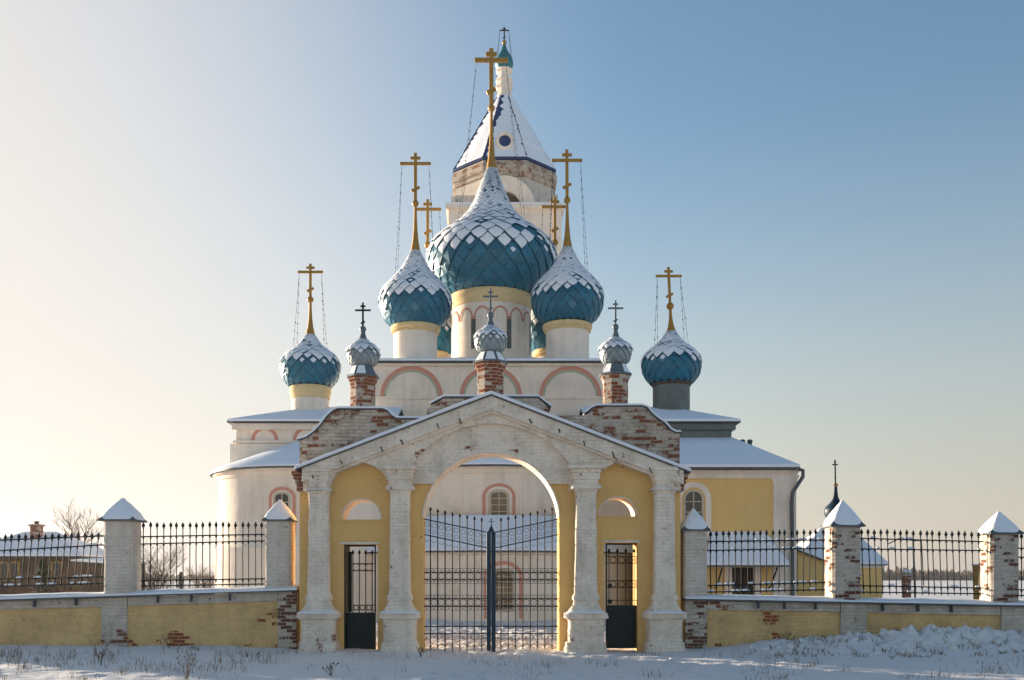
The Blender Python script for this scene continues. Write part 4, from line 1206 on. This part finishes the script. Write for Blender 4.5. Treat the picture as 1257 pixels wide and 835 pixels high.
# small chapel, right
dQ = 56.0; yQ = dQ - CD
cp = thing('small_chapel', 'small yellow chapel with snowy hipped roof and one slender blue dome, behind the right wall', 'chapel', (X(1026, dQ), yQ, 0))
xa, xb = X(980, dQ), X(1083, dQ); ze = Z(693, dQ); zr = Z(650, dQ + 2.2)
MB().box(xa, xb, yQ, yQ + 4.6, -0.3, ze).build('wall', M['churchyellow'], cp)
MB().box(xa - 0.1, xb + 0.1, yQ - 0.1, yQ + 4.7, ze - 0.2, ze - 0.005).build('cornice', M['white'], cp)
xm = X(1026, dQ + 2.3)
roof(cp, [[(xa - 0.25, yQ - 0.25, ze), (xb + 0.25, yQ - 0.25, ze), (xm + 0.9, yQ + 2.3, zr), (xm - 0.9, yQ + 2.3, zr)],
          [(xb + 0.25, yQ - 0.25, ze), (xb + 0.25, yQ + 4.85, ze), (xm + 0.9, yQ + 2.3, zr)],
          [(xa - 0.25, yQ + 4.85, ze), (xa - 0.25, yQ - 0.25, ze), (xm - 0.9, yQ + 2.3, zr)],
          [(xb + 0.25, yQ + 4.85, ze), (xa - 0.25, yQ + 4.85, ze), (xm - 0.9, yQ + 2.3, zr), (xm + 0.9, yQ + 2.3, zr)]])
dd = dQ + 2.3
MB().lathe(xm, yQ + 2.3, [(0.45, Z(660, dd)), (0.45, Z(642, dd)), (0.55, Z(641, dd)), (0.55, Z(638, dd))], 20).build('drum', M['white'], cp, smooth=True)
pq = [(638, 9), (634, 12.5), (628, 14), (623, 12.5), (618, 7.5), (612, 3.5), (605, 2.2), (598, 1.7)]
oo = MB().lathe(xm, yQ + 2.3, smooth_prof([(S(r, dd), Z(y, dd)) for y, r in pq], 5), 24).build('onion_dome', M['bluecore'], cp, smooth=True)
MB().sphere((xm, yQ + 2.3, Z(595.5, dd)), S(2.6, dd), 10).build('ball', M['gold'], oo, smooth=True)
cross(oo, xm - 0.02, yQ + 2.3, Z(594, dd), Z(564.5, dd), Z(570.5, dd), S(3.6, dd), S(1.5, dd), M['iron'], foot=Z(586, dd), lean=-0.02)
# low annex of the chapel with sloping roof, between the wing and the pier
an = thing('lean_to', 'low yellow lean-to with sloping snowy roof between the wing and the small chapel', 'shed', (X(1000, 47), 47 - CD, 0))
d = 47.0
MB().prism([(X(978, d), -0.3), (X(1052, d), -0.3), (X(1052, d), Z(706, d)), (X(978, d), Z(676, d))], d - CD, d - CD + 3).build('wall', M['churchyellow'], an)
roof(an, [[(X(976, d), d - CD - 0.2, Z(674, d)), (X(1056, d), d - CD - 0.2, Z(705, d)), (X(1056, d), d - CD + 3.2, Z(705, d)), (X(976, d), d - CD + 3.2, Z(674, d))]])

# small things beyond the right railing
d = 34.0
pf = thing('pole_frame', 'bare steel pole with angled arms standing beyond the right railing', 'pole', (X(1123, d), d - CD, 0))
MB().tube([(X(1124.5, d), d - CD, -0.2), (X(1121, d), d - CD, Z(664, d))], 0.032, 8).build('post', M['iron'], pf, smooth=True)
MB().tube([(X(1090, d), d - CD, Z(668, d)), (X(1106, d), d - CD, Z(660, d)), (X(1121, d), d - CD, Z(664, d)), (X(1131, d), d - CD, Z(664, d)), (X(1134, d), d - CD, Z(719, d))], 0.017, 6).build('arm', M['iron'], pf, smooth=True)
d = 45.0
cs = thing('brick_post', 'stubby orange brick post capped with snow in the field, seen through the right railing', 'post', (X(1113, d), d - CD, 0))
MB().box(X(1108.5, d), X(1117, d), d - CD - 0.15, d - CD + 0.15, -0.2, Z(703, d)).build('shaft', M['brick'], cs, bevel=0.02)
MB().loft([(X(1112.8, d), d - CD, 0.19, 0.19, Z(703, d) + 0.003), (X(1112.8, d), d - CD, 0.18, 0.18, Z(700.5, d)), (X(1112.8, d), d - CD, 0.08, 0.08, Z(699, d))], 4, 20).build('snow', M['snowcap'], cs, smooth=True)
d = 40.0
kb = thing('kiosk', 'tall narrow ochre timber booth just left of the rightmost pier', 'booth', (X(1206, d), d - CD, 0))
MB().box(X(1202, d), X(1214, d), d - CD, d - CD + 0.5, -0.2, Z(694, d)).build('wall', M['rust'], kb, bevel=0.01)
MB().box(X(1200, d), X(1216, d), d - CD - 0.06, d - CD + 0.56, Z(694, d) + 0.003, Z(692.3, d)).build('roof', M['snowcap'], kb, bevel=0.02)
MB().box(X(1204, d), X(1209, d), d - CD - 0.015, d - CD + 0.1, 0, Z(699, d)).build('door', M['wood'], kb)

# ================================================================== GROUND
PRINTS = []
rp = random.Random(77)
def trail(x0, y0, x1, y1, n):
    for i in range(n):
        u = i / n
        sd_ = 0.13 if i % 2 else -0.13
        dx, dy = x1 - x0, y1 - y0; l = math.hypot(dx, dy)
        PRINTS.append((lerp(x0, x1, u) - dy / l * sd_ + rp.gauss(0, 0.05), lerp(y0, y1, u) + dx / l * sd_ + rp.gauss(0, 0.05), dx / l, dy / l))
trail(-0.9, -7.5, -0.5, 0.3, 14); trail(1.6, -7.5, 0.6, 0.3, 14); trail(6.5, -5.5, 1.2, -0.2, 13); trail(-1.2, -0.5, -7.5, -3.0, 12); trail(3.5, -6.5, 3.1, -0.6, 11)
trail(-0.6, -2.4, -2.9, -0.4, 6)
def hgt(x, y):
    z = 0.0
    dist = math.hypot(x, y)
    near = 1.0 if y < 45 and abs(x) < 60 else 0.0
    # the snow bank thrown up against the right-hand wall
    t = max(0.0, min(1.0, (x - 4.8) / 4.0))
    if y < 0.5:
        pr_ = math.exp(-((y + 0.25) / 1.05) ** 2)
        lum = 0.5 + 0.8 * abs(noise.noise(Vector((x * 0.9, y * 0.9, 5)))) + 0.45 * abs(noise.noise(Vector((x * 2.6, y * 2.6, 2))))
        z += t * pr_ * 0.46 * (lum - 0.1 + 0.55 * abs(noise.noise(Vector((x * 4.2, y * 4.2, 6)))) + 0.30 * abs(noise.noise(Vector((x * 9.5, y * 9.5, 16)))))
        z += 0.10 * max(0, min(1, (-x - 3.8) / 2.0)) * math.exp(-((y - 0.3) / 1.2) ** 2)
        z += 0.06 * max(0, min(1, (x - 4.0) / 1.0)) * math.exp(-((y - 0.3) / 2.2) ** 2)
    if near:
        n = noise.noise(Vector((x * 0.55, y * 0.55, 0))) * 0.05 + noise.noise(Vector((x * 1.7, y * 1.7, 4))) * 0.028
        if dist < 30:
            n += noise.noise(Vector((x * 5, y * 5, 7))) * 0.014 + abs(noise.noise(Vector((x * 9, y * 9, 1)))) * 0.016 + 0.02 * noise.noise(Vector((x * 2.9, y * 3.6, 21)))
        if -8 < y < 0.6 and abs(x) < 8:
            for (px_, py_, dx_, dy_) in PRINTS:
                ex, ey = x - px_, y - py_
                if ex * ex + ey * ey < 0.16:
                    al = (ex * dx_ + ey * dy_) / 0.17; ac = (ex * dy_ - ey * dx_) / 0.085
                    q = al * al + ac * ac
                    n += -0.075 * math.exp(-q * q) + 0.022 * math.exp(-((math.sqrt(q) - 1.5) ** 2) * 4)
        # trodden path through the gate
        if abs(x) < 2.6:
            k = 1 - abs(x) / 2.6
            n += k * (-0.05 + 0.075 * noise.noise(Vector((x * 3.6, y * 3.6, 8))) - 0.05 * max(0, noise.noise(Vector((x * 7, y * 4.5, 31)))))
        if y > 1.2 and y < 17:
            n += 0.05 * noise.noise(Vector((x * 4.0, y * 2.5, 3))) + 0.03 * noise.noise(Vector((x * 9.0, y * 6, 13)))
        z += n
    z += 0.004 * max(0, dist - 70) * 0.0
    return z
def axis(lo, hi, fine, far):
    xs = []
    x = lo
    while x < hi: xs.append(x); x += fine
    xs.append(hi)
    st = fine
    a = hi
    right = []
    while a < far: st *= 1.22; a += st; right.append(min(a, far))
    st = fine; a = lo; left = []
    while a > -far: st *= 1.22; a -= st; left.append(max(a, -far))
    return left[::-1] + xs + right
gxs = axis(-13.5, 15, 0.075, 6000)
gys = []
y = -9.0
while y < 2.0: gys.append(y); y += 0.06
while y < 17.0: gys.append(y); y += 0.12
st = 0.12
while y < 6000: gys.append(y); st *= 1.2; y += st
pre = []; st = 0.06; a = -9.0
while a > -300: st *= 1.25; a -= st; pre.append(a)
gys = pre[::-1] + gys + [6000]
g = MB()
W_ = len(gxs)
g.v = [(x, y, hgt(x, y)) for y in gys for x in gxs]
g.f = [(j * W_ + i, j * W_ + i + 1, (j + 1) * W_ + i + 1, (j + 1) * W_ + i) for j in range(len(gys) - 1) for i in range(W_ - 1)]
t = NT('ground_snow')
c = t.coords()
sp = t.n('ShaderNodeSeparateXYZ'); t.set(sp, 0, c)
inside = t.math('MULTIPLY', t.math('GREATER_THAN', sp.outputs[1], 1.3), t.math('LESS_THAN', sp.outputs[1], 30.0))
stub = t.ramp(t.noise(9.0, 8, 0.78), 0.55, 0.66)          # dead grass showing through behind the gate
blade = t.ramp(t.noise(26.0, 5, 0.7), 0.45, 0.6)
m1 = t.math('MULTIPLY', t.math('MULTIPLY', stub, inside), t.math('MULTIPLY', blade, 0.75))
spk = t.math('MULTIPLY', t.ramp(t.noise(16.0, 6, 0.75), 0.66, 0.73), t.ramp(t.noise(1.1, 4), 0.46, 0.62))
m2 = t.math('MAXIMUM', m1, t.math('MULTIPLY', spk, 0.7))
pathm = t.math('MULTIPLY', t.ramp(t.math('ABSOLUTE', sp.outputs[0]), 0.2, 2.3, (1, 1, 1, 1), (0, 0, 0, 1)), t.ramp(t.noise(7, 6, 0.7), 0.56, 0.68))
m2 = t.math('MAXIMUM', m2, t.math('MULTIPLY', pathm, 0.5))
col = t.mix(m2, (0.73, 0.71, 0.695), (0.17, 0.12, 0.075))
hh = t.math('ADD', t.noise(9, 6, 0.65), t.math('MULTIPLY', t.noise(55, 4, 0.6), 0.25))
gm = t.out(col, 0.8, t.bump(hh, 0.55, 0.045), 0, 0.15)
go = g.build('snow_ground', gm, None, smooth=True, fix=False)
tag(go, 'snow-covered ground with dry stubble and a trodden path through the gate', 'ground', kind='structure')

# clods of snow and frozen earth on the bank
# ------------------------------------------------------------------ dry grass and weeds
rnd = random.Random(9)
gr = MB()
def blade_(m, x, y, h, lean, r=0.004):
    a = rnd.uniform(0, 2 * PI); z = hgt(x, y) - 0.02
    dx, dy = math.cos(a) * lean, math.sin(a) * lean
    m.tube([(x, y, z), (x + dx * 0.35, y + dy * 0.35, z + h * 0.6), (x + dx, y + dy, z + h)], [r, r * 0.8, r * 0.3], 3, cap=False)
for i in range(2200):
    x = rnd.uniform(-13, 14); y = rnd.uniform(-6.5, 0.2)
    if abs(x) < 4.2 and y > -0.6: continue
    if noise.noise(Vector((x * 0.8, y * 0.8, 11))) < (-0.12 if x < -4 else 0.15): continue
    for k in range(rnd.randint(1, 4)):
        blade_(gr, x + rnd.gauss(0, 0.05), y + rnd.gauss(0, 0.05), rnd.uniform(0.04, 0.17), rnd.uniform(0.01, 0.09))
for i in range(1500):
    x = rnd.uniform(-6, 6); y = rnd.uniform(1.4, 14)
    for k in range(rnd.randint(1, 3)):
        blade_(gr, x + rnd.gauss(0, 0.06), y + rnd.gauss(0, 0.06), rnd.uniform(0.04, 0.14), rnd.uniform(0.02, 0.08), 0.005)
for i in range(130):                        # broken stalks sticking out of the bank
    x = rnd.uniform(5.5, 13.5); y = rnd.uniform(-2.0, -0.1)
    for k in range(rnd.randint(2, 6)):
        blade_(gr, x + rnd.gauss(0, 0.05), y + rnd.gauss(0, 0.05), rnd.uniform(0.04, 0.13), rnd.uniform(0.03, 0.1), 0.008)
for i in range(210):
    x = rnd.uniform(-11, -4); y = rnd.uniform(-5.5, -0.3)
    if noise.noise(Vector((x * 1.1, y * 1.1, 41))) < 0.1: continue
    for k in range(rnd.randint(2, 5)):
        blade_(gr, x + rnd.gauss(0, 0.05), y + rnd.gauss(0, 0.05), rnd.uniform(0.08, 0.26), rnd.uniform(0.02, 0.1), 0.005)
tag(gr.build('dry_grass', M['grass'], None, fix=False), 'withered grass blades poking through the snow', 'grass', kind='stuff')

def weed(px, py, h, n, label, spread=0.12):
    # spot on the ground under the measured foot point
    d = min(EYE * F / max(py - HOR, 1), 21.6)
    x, y = X(px, d), d - CD
    h *= 0.72
    t = thing('dry_weed', label, 'weed', (x, y, hgt(x, y)), 'dead weeds in the snow')
    rr = random.Random(int(px))
    st_ = MB(); hd = MB()
    for i in range(n):
        a = rr.uniform(0, 2 * PI); hh_ = h * rr.uniform(0.6, 1.0); l = spread * rr.uniform(0.3, 1.2)
        z = hgt(x, y) - 0.03
        pts = [(x, y, z), (x + math.cos(a) * l * 0.3, y + math.sin(a) * l * 0.3, z + hh_ * 0.5), (x + math.cos(a) * l, y + math.sin(a) * l, z + hh_)]
        st_.tube(pts, [0.0055, 0.004, 0.002], 4)
        for k in range(5):
            u = rr.uniform(0.45, 1.0)
            p = Vector(pts[1]).lerp(Vector(pts[2]), (u - 0.45) / 0.55)
            b = rr.uniform(0, 2 * PI); e = p + Vector((math.cos(b) * 0.05, math.sin(b) * 0.05, 0.045))
            st_.tube([p, e], [0.003, 0.002], 3)
            hd.sphere(e, 0.008 * rr.uniform(0.6, 1.4), 5)
        hd.sphere(pts[2], 0.010, 5)
    st_.build('stem', M['twig'], t); hd.build('seed_head', M['bark'], t)
weed(124, 818, 0.55, 5, 'brown dead weed in snow below the pier at far left')
weed(207, 797, 0.45, 4, 'thick dark weed stalks standing close to the yellow wall')
weed(229, 834, 0.75, 8, 'tall branching dead weed nearest the bottom picture edge, left', 0.2)
weed(318, 812, 0.5, 2, 'single thin weed stem left of the gatehouse columns', 0.04)
weed(406, 828, 0.35, 5, 'tuft of dead weed in front of the leftmost column')
weed(966, 800, 0.3, 4, 'small weed sticking from the snow bank, right of the gatehouse')
weed(516, 806, 0.3, 5, 'short dry weed at the foot of the left gate jamb')

# clods on the snow bank
for i, (px, py, s_) in enumerate(((968, 783, 0.09), (1042, 789, 0.08), (1076, 797, 0.10), (1116, 786, 0.07), (1160, 795, 0.07), (1210, 790, 0.06))):
    pass
cl = MB()
for i in range(90):
    x = rnd.uniform(5.5, 13.5); y = rnd.uniform(-1.7, -0.1)
    z = hgt(x, y); r0 = rnd.uniform(0.02, 0.085)
    secs = []
    o = len(cl.v)
    vs = []
    for v in range(5):
        ph_ = PI * (v + 0.5) / 5
        for u in range(7):
            a = 2 * PI * u / 7
            k = r0 * (1 + 0.5 * noise.noise(Vector((i * 3.1 + math.cos(a), math.sin(a), v))))
            vs.append((x + k * math.sin(ph_) * math.cos(a) * 1.2, y + k * math.sin(ph_) * math.sin(a), z + k * 0.8 * math.cos(ph_)))
    fs = [(v * 7 + u, v * 7 + (u + 1) % 7, (v + 1) * 7 + (u + 1) % 7, (v + 1) * 7 + u) for v in range(4) for u in range(7)] + [tuple(range(7)), tuple(range(28, 35))]
    cl.add(vs, fs)
tag(cl.build('snow_lumps', gm, None), 'loose lumps of snow on the bank below the right wall', 'snow', kind='stuff')

# ================================================================== TREES
def bare_tree(px, d, h, label, seed, name='bare_tree', spread=0.5, stems=1, levels=4, group='bare trees behind the left railing', r0=None, cat='tree'):
    rr = random.Random(seed)
    x, y = X(px, d), d - CD
    t = thing(name, label, cat, (x, y, 0), group)
    tr, cr = MB(), MB()
    def grow(p, dirv, L, r, lev):
        n = 4
        pts = [p]; q = p.copy(); dv = dirv.copy()
        for i in range(n):
            dv = (dv + Vector((rr.gauss(0, 0.13), rr.gauss(0, 0.13), 0.06))).normalized()
            q = q + dv * (L / n); pts.append(q.copy())
        (tr if lev >= levels - 1 else cr).tube(pts, [lerp(r, r * 0.45, i / n) for i in range(n + 1)], 5 if lev > 1 else 3, cap=False)
        if lev == 0: return
        kids = rr.randint(4, 6) if lev < levels else rr.randint(6, 8)
        for k in range(kids):
            u = rr.uniform(0.3, 1.0)
            i = min(int(u * n), n - 1)
            b = pts[i].lerp(pts[i + 1], u * n - i)
            a = rr.uniform(0, 2 * PI)
            nd = (dv * 0.75 + Vector((math.cos(a), math.sin(a), rr.uniform(0.0, 0.5))) * spread * 1.4).normalized()
            grow(b, nd, L * rr.uniform(0.42, 0.62), r * 0.42, lev - 1)
    for s in range(stems):
        a = rr.uniform(0, 2 * PI)
        base = Vector((x + (rr.gauss(0, 0.12) if stems > 1 else 0), y, -0.1))
        grow(base, Vector((math.cos(a) * 0.25 * (stems > 1), math.sin(a) * 0.25 * (stems > 1), 1)).normalized(), h * (0.62 if stems == 1 else 0.6) * rr.uniform(0.8, 1.05), r0 or h * 0.024, levels)
    tr.build('trunk', M['bark'], t, fix=False); cr.build('crown', M['twig'], t, fix=False)
    return t
bare_tree(97, 74, 7.6, 'tallest bare tree, rising beside the brown house left of the pier', 3, levels=4, spread=0.42, r0=0.13)
bare_tree(188, 36, 3.6, 'dense bare bush just right of the far left pier', 8, 'bare_bush', 0.6, 9, 3, r0=0.03, cat='bush')
bare_tree(246, 52, 3.0, 'low round bare bush behind the middle of the second railing', 13, 'bare_bush', 0.7, 7, 3, r0=0.03, cat='bush')
bare_tree(262, 50, 1.9, 'small bare bush close beside the white round apse', 14, 'bare_bush', 0.7, 5, 3, r0=0.025, cat='bush')
bare_tree(30, 50, 2.6, 'leftmost bare bush, before the windows of the brown house', 21, 'bare_bush', 0.7, 8, 3, r0=0.035, cat='bush')
bare_tree(84, 52, 3.0, 'bare bush between the evergreen and the dark shed', 22, 'bare_bush', 0.7, 9, 3, r0=0.035, cat='bush')
bare_tree(120, 70, 4.0, 'low bare tree behind the shed at left', 17, levels=4, spread=0.6)

def spruce(px, d, h, label, seed, w=0.3):
    rr = random.Random(seed)
    x, y = X(px, d), d - CD
    t = thing('young_spruce', label, 'tree', (x, y, 0), 'young evergreens')
    MB().tube([(x, y, -0.1), (x, y, h)], [h * 0.02, 0.01], 6).build('trunk', M['bark'], t)
    cr = MB()
    for i in range(int(900)):
        u = rr.random() ** 0.8
        z = h * (0.06 + 0.94 * u); rad = w * h * (1 - u) * (0.75 + 0.25 * math.sin(u * 60))
        a = rr.uniform(0, 2 * PI); q = rr.uniform(0.25, 1.0) ** 0.6
        p = Vector((x + rad * q * math.cos(a), y + rad * q * math.sin(a), z - rad * q * 0.35))
        dv = Vector((math.cos(a), math.sin(a), -0.35 + rr.uniform(-0.3, 0.3))).normalized(); s = dv.cross(Vector((0, 0, 1))).normalized() * h * 0.018
        l = h * rr.uniform(0.05, 0.09)
        cr.add([p - s, p + s, p + dv * l + s * 0.3, p + dv * l - s * 0.3], [(0, 1, 2, 3)])
    cr.build('crown', M['needle'], t, fix=False)
spruce(52, 44, 2.5, 'bushy dark evergreen in front of the brown house', 4, 0.42)
spruce(222, 60, 2.0, 'tiny far spruce seen through the second railing', 5, 0.26)

# far belt of woodland along the horizon
fb = MB()
rr = random.Random(2)
for i in range(6500):
    x = rr.choice((rr.uniform(-520, -100), rr.uniform(230, 560), rr.uniform(-1500, 1700))); y = rr.uniform(700, 880)
    h = rr.uniform(4.5, 9.5) * (0.8 + 0.5 * noise.noise(Vector((x * 0.012, 0, 0)))) * 1.05
    h *= 1.15 if x > 0 else 0.6
    w_ = rr.uniform(1.4, 3.0)
    con = rr.random() < 0.6
    if con: prof = [(w_ * 0.5, 0), (w_ * 0.95, h * 0.15), (w_ * 0.5, h * 0.6), (0.05, h)]
    else: prof = [(w_ * 0.25, 0), (w_ * 0.9, h * 0.4), (w_ * 0.95, h * 0.65), (w_ * 0.4, h * 0.9), (0.05, h * 0.97)]
    fb.lathe(x, y, prof, 5, rr.uniform(0, 6), cap=False)
tag(fb.build('distant_woodland', M['forest'], None, fix=False), 'far belt of bare brown woodland along the horizon', 'woodland', kind='stuff')

# ================================================================== LIGHT, SKY, CAMERA
SUN_AZ, SUN_EL = 53.0, 6.8        # degrees left of the view axis, above the horizon
w = bpy.data.worlds.new('World'); scene.world = w
w.use_nodes = True
nt = w.node_tree
bg = nt.nodes['Background']
sky = nt.nodes.new('ShaderNodeTexSky'); sky.sky_type = 'NISHITA'; sky.sun_disc = False
sky.sun_elevation = R(SUN_EL); sky.sun_rotation = R(-SUN_AZ)
sky.altitude = 100; sky.air_density = 1.3; sky.dust_density = 0.6; sky.ozone_density = 4.0
tint = nt.nodes.new('ShaderNodeMix'); tint.data_type = 'RGBA'; tint.blend_type = 'MULTIPLY'
tint.inputs[0].default_value = 1.0; tint.inputs[7].default_value = (1.08, 0.85, 0.73, 1)
hs_ = nt.nodes.new('ShaderNodeHueSaturation'); hs_.inputs['Saturation'].default_value = 1.0
nt.links.new(sky.outputs[0], hs_.inputs['Color']); nt.links.new(hs_.outputs[0], tint.inputs[6])
# pale winter mist low over the horizon and thicker towards the sun, mixed into the sky by direction
def wn(typ, **kw):
    nd = nt.nodes.new(typ)
    for k, v in kw.items(): setattr(nd, k, v)
    return nd
def wl(a, nd, i): nt.links.new(a, nd.inputs[i])
sdir = Vector((-math.sin(R(SUN_AZ)) * math.cos(R(SUN_EL)), math.cos(R(SUN_AZ)) * math.cos(R(SUN_EL)), math.sin(R(SUN_EL))))
tc = wn('ShaderNodeTexCoord'); sx = wn('ShaderNodeSeparateXYZ'); wl(tc.outputs['Generated'], sx, 0)
dt = wn('ShaderNodeVectorMath', operation='DOT_PRODUCT'); wl(tc.outputs['Generated'], dt, 0); dt.inputs[1].default_value = sdir
mh = wn('ShaderNodeMapRange', interpolation_type='SMOOTHSTEP'); wl(sx.outputs[2], mh, 0)
for i, v in enumerate((-0.06, 0.45, 0.90, 0.0)): mh.inputs[1 + i].default_value = v
ms = wn('ShaderNodeMapRange', interpolation_type='SMOOTHSTEP'); wl(dt.outputs['Value'], ms, 0)
for i, v in enumerate((0.46, 1.0, 0.0, 1.0)): ms.inputs[1 + i].default_value = v
i1 = wn('ShaderNodeMath', operation='SUBTRACT'); i1.inputs[0].default_value = 1.0; wl(mh.outputs[0], i1, 1)
i2 = wn('ShaderNodeMath', operation='SUBTRACT'); i2.inputs[0].default_value = 1.0; wl(ms.outputs[0], i2, 1)
i3 = wn('ShaderNodeMath', operation='MULTIPLY'); wl(i1.outputs[0], i3, 0); wl(i2.outputs[0], i3, 1)
i4 = wn('ShaderNodeMath', operation='SUBTRACT'); i4.inputs[0].default_value = 1.0; wl(i3.outputs[0], i4, 1)
lu = wn('ShaderNodeMapRange', interpolation_type='SMOOTHSTEP'); wl(dt.outputs['Value'], lu, 0)
for i, v in enumerate((0.1, 0.95, 0.96, 1.40)): lu.inputs[1 + i].default_value = v
cr_ = wn('ShaderNodeMix', data_type='RGBA', blend_type='MULTIPLY'); cr_.inputs[0].default_value = 1.0
cr_.inputs[6].default_value = (1.62, 1.52, 1.41, 1)
an_ = wn('ShaderNodeMapRange'); wl(dt.outputs['Value'], an_, 0)      # the belt opposite the sun is brighter than the sky at right angles to it
for i, v in enumerate((-1.0, 0.05, 1.75, 1.0)): an_.inputs[1 + i].default_value = v
am_ = wn('ShaderNodeMath', operation='MULTIPLY'); wl(lu.outputs[0], am_, 0); wl(an_.outputs[0], am_, 1)
wl(am_.outputs[0], cr_, 7)
mx = wn('ShaderNodeMix', data_type='RGBA'); wl(i4.outputs[0], mx, 0); wl(tint.outputs[2], mx, 6); wl(cr_.outputs[2], mx, 7)
nt.links.new(mx.outputs[2], bg.inputs['Color'])
bg.inputs['Strength'].default_value = 0.13

sd = bpy.data.lights.new('sun', 'SUN'); sd.energy = 5.0; sd.angle = R(0.6); sd.color = (1.0, 0.83, 0.63)
so = bpy.data.objects.new('sun', sd); COL.objects.link(so)
sdir = Vector((-math.sin(R(SUN_AZ)) * math.cos(R(SUN_EL)), math.cos(R(SUN_AZ)) * math.cos(R(SUN_EL)), math.sin(R(SUN_EL))))
so.rotation_euler = sdir.to_track_quat('Z', 'Y').to_euler()
so.location = sdir * 60

# thin winter air
hz = MB().box(-1650, 1850, -60, 1000, -1.5, 60).build('haze', M['white'], None)
hm = bpy.data.materials.new('haze_air'); hm.use_nodes = True
hn = hm.node_tree; hn.nodes.remove(hn.nodes['Principled BSDF'])
pv = hn.nodes.new('ShaderNodeVolumePrincipled'); pv.inputs['Density'].default_value = 0.00014
pv.inputs['Color'].default_value = (0.95, 0.95, 0.96, 1); pv.inputs['Anisotropy'].default_value = 0.5
hn.links.new(pv.outputs[0], hn.nodes['Material Output'].inputs['Volume'])
hz.data.materials.clear(); hz.data.materials.append(hm)
tag(hz, 'thin pale winter haze hanging over the whole place', 'haze', kind='stuff')

cd = bpy.data.cameras.new('camera'); co = bpy.data.objects.new('camera', cd); COL.objects.link(co)
co.location = (0, -CD, EYE); co.rotation_euler = (R(90), 0, 0)
cd.sensor_fit = 'HORIZONTAL'; cd.sensor_width = 36.0; cd.lens = 36.0 * F / 1257.0
cd.shift_x = (628.5 - AX) / 1257.0
cd.shift_y = (HOR - 417.5) / 1257.0
cd.clip_end = 12000; cd.clip_start = 0.1
scene.camera = co
scene.view_settings.view_transform = 'Standard'
scene.view_settings.look = 'None'
scene.view_settings.exposure = 1.55
scene.view_settings.gamma = 1.0
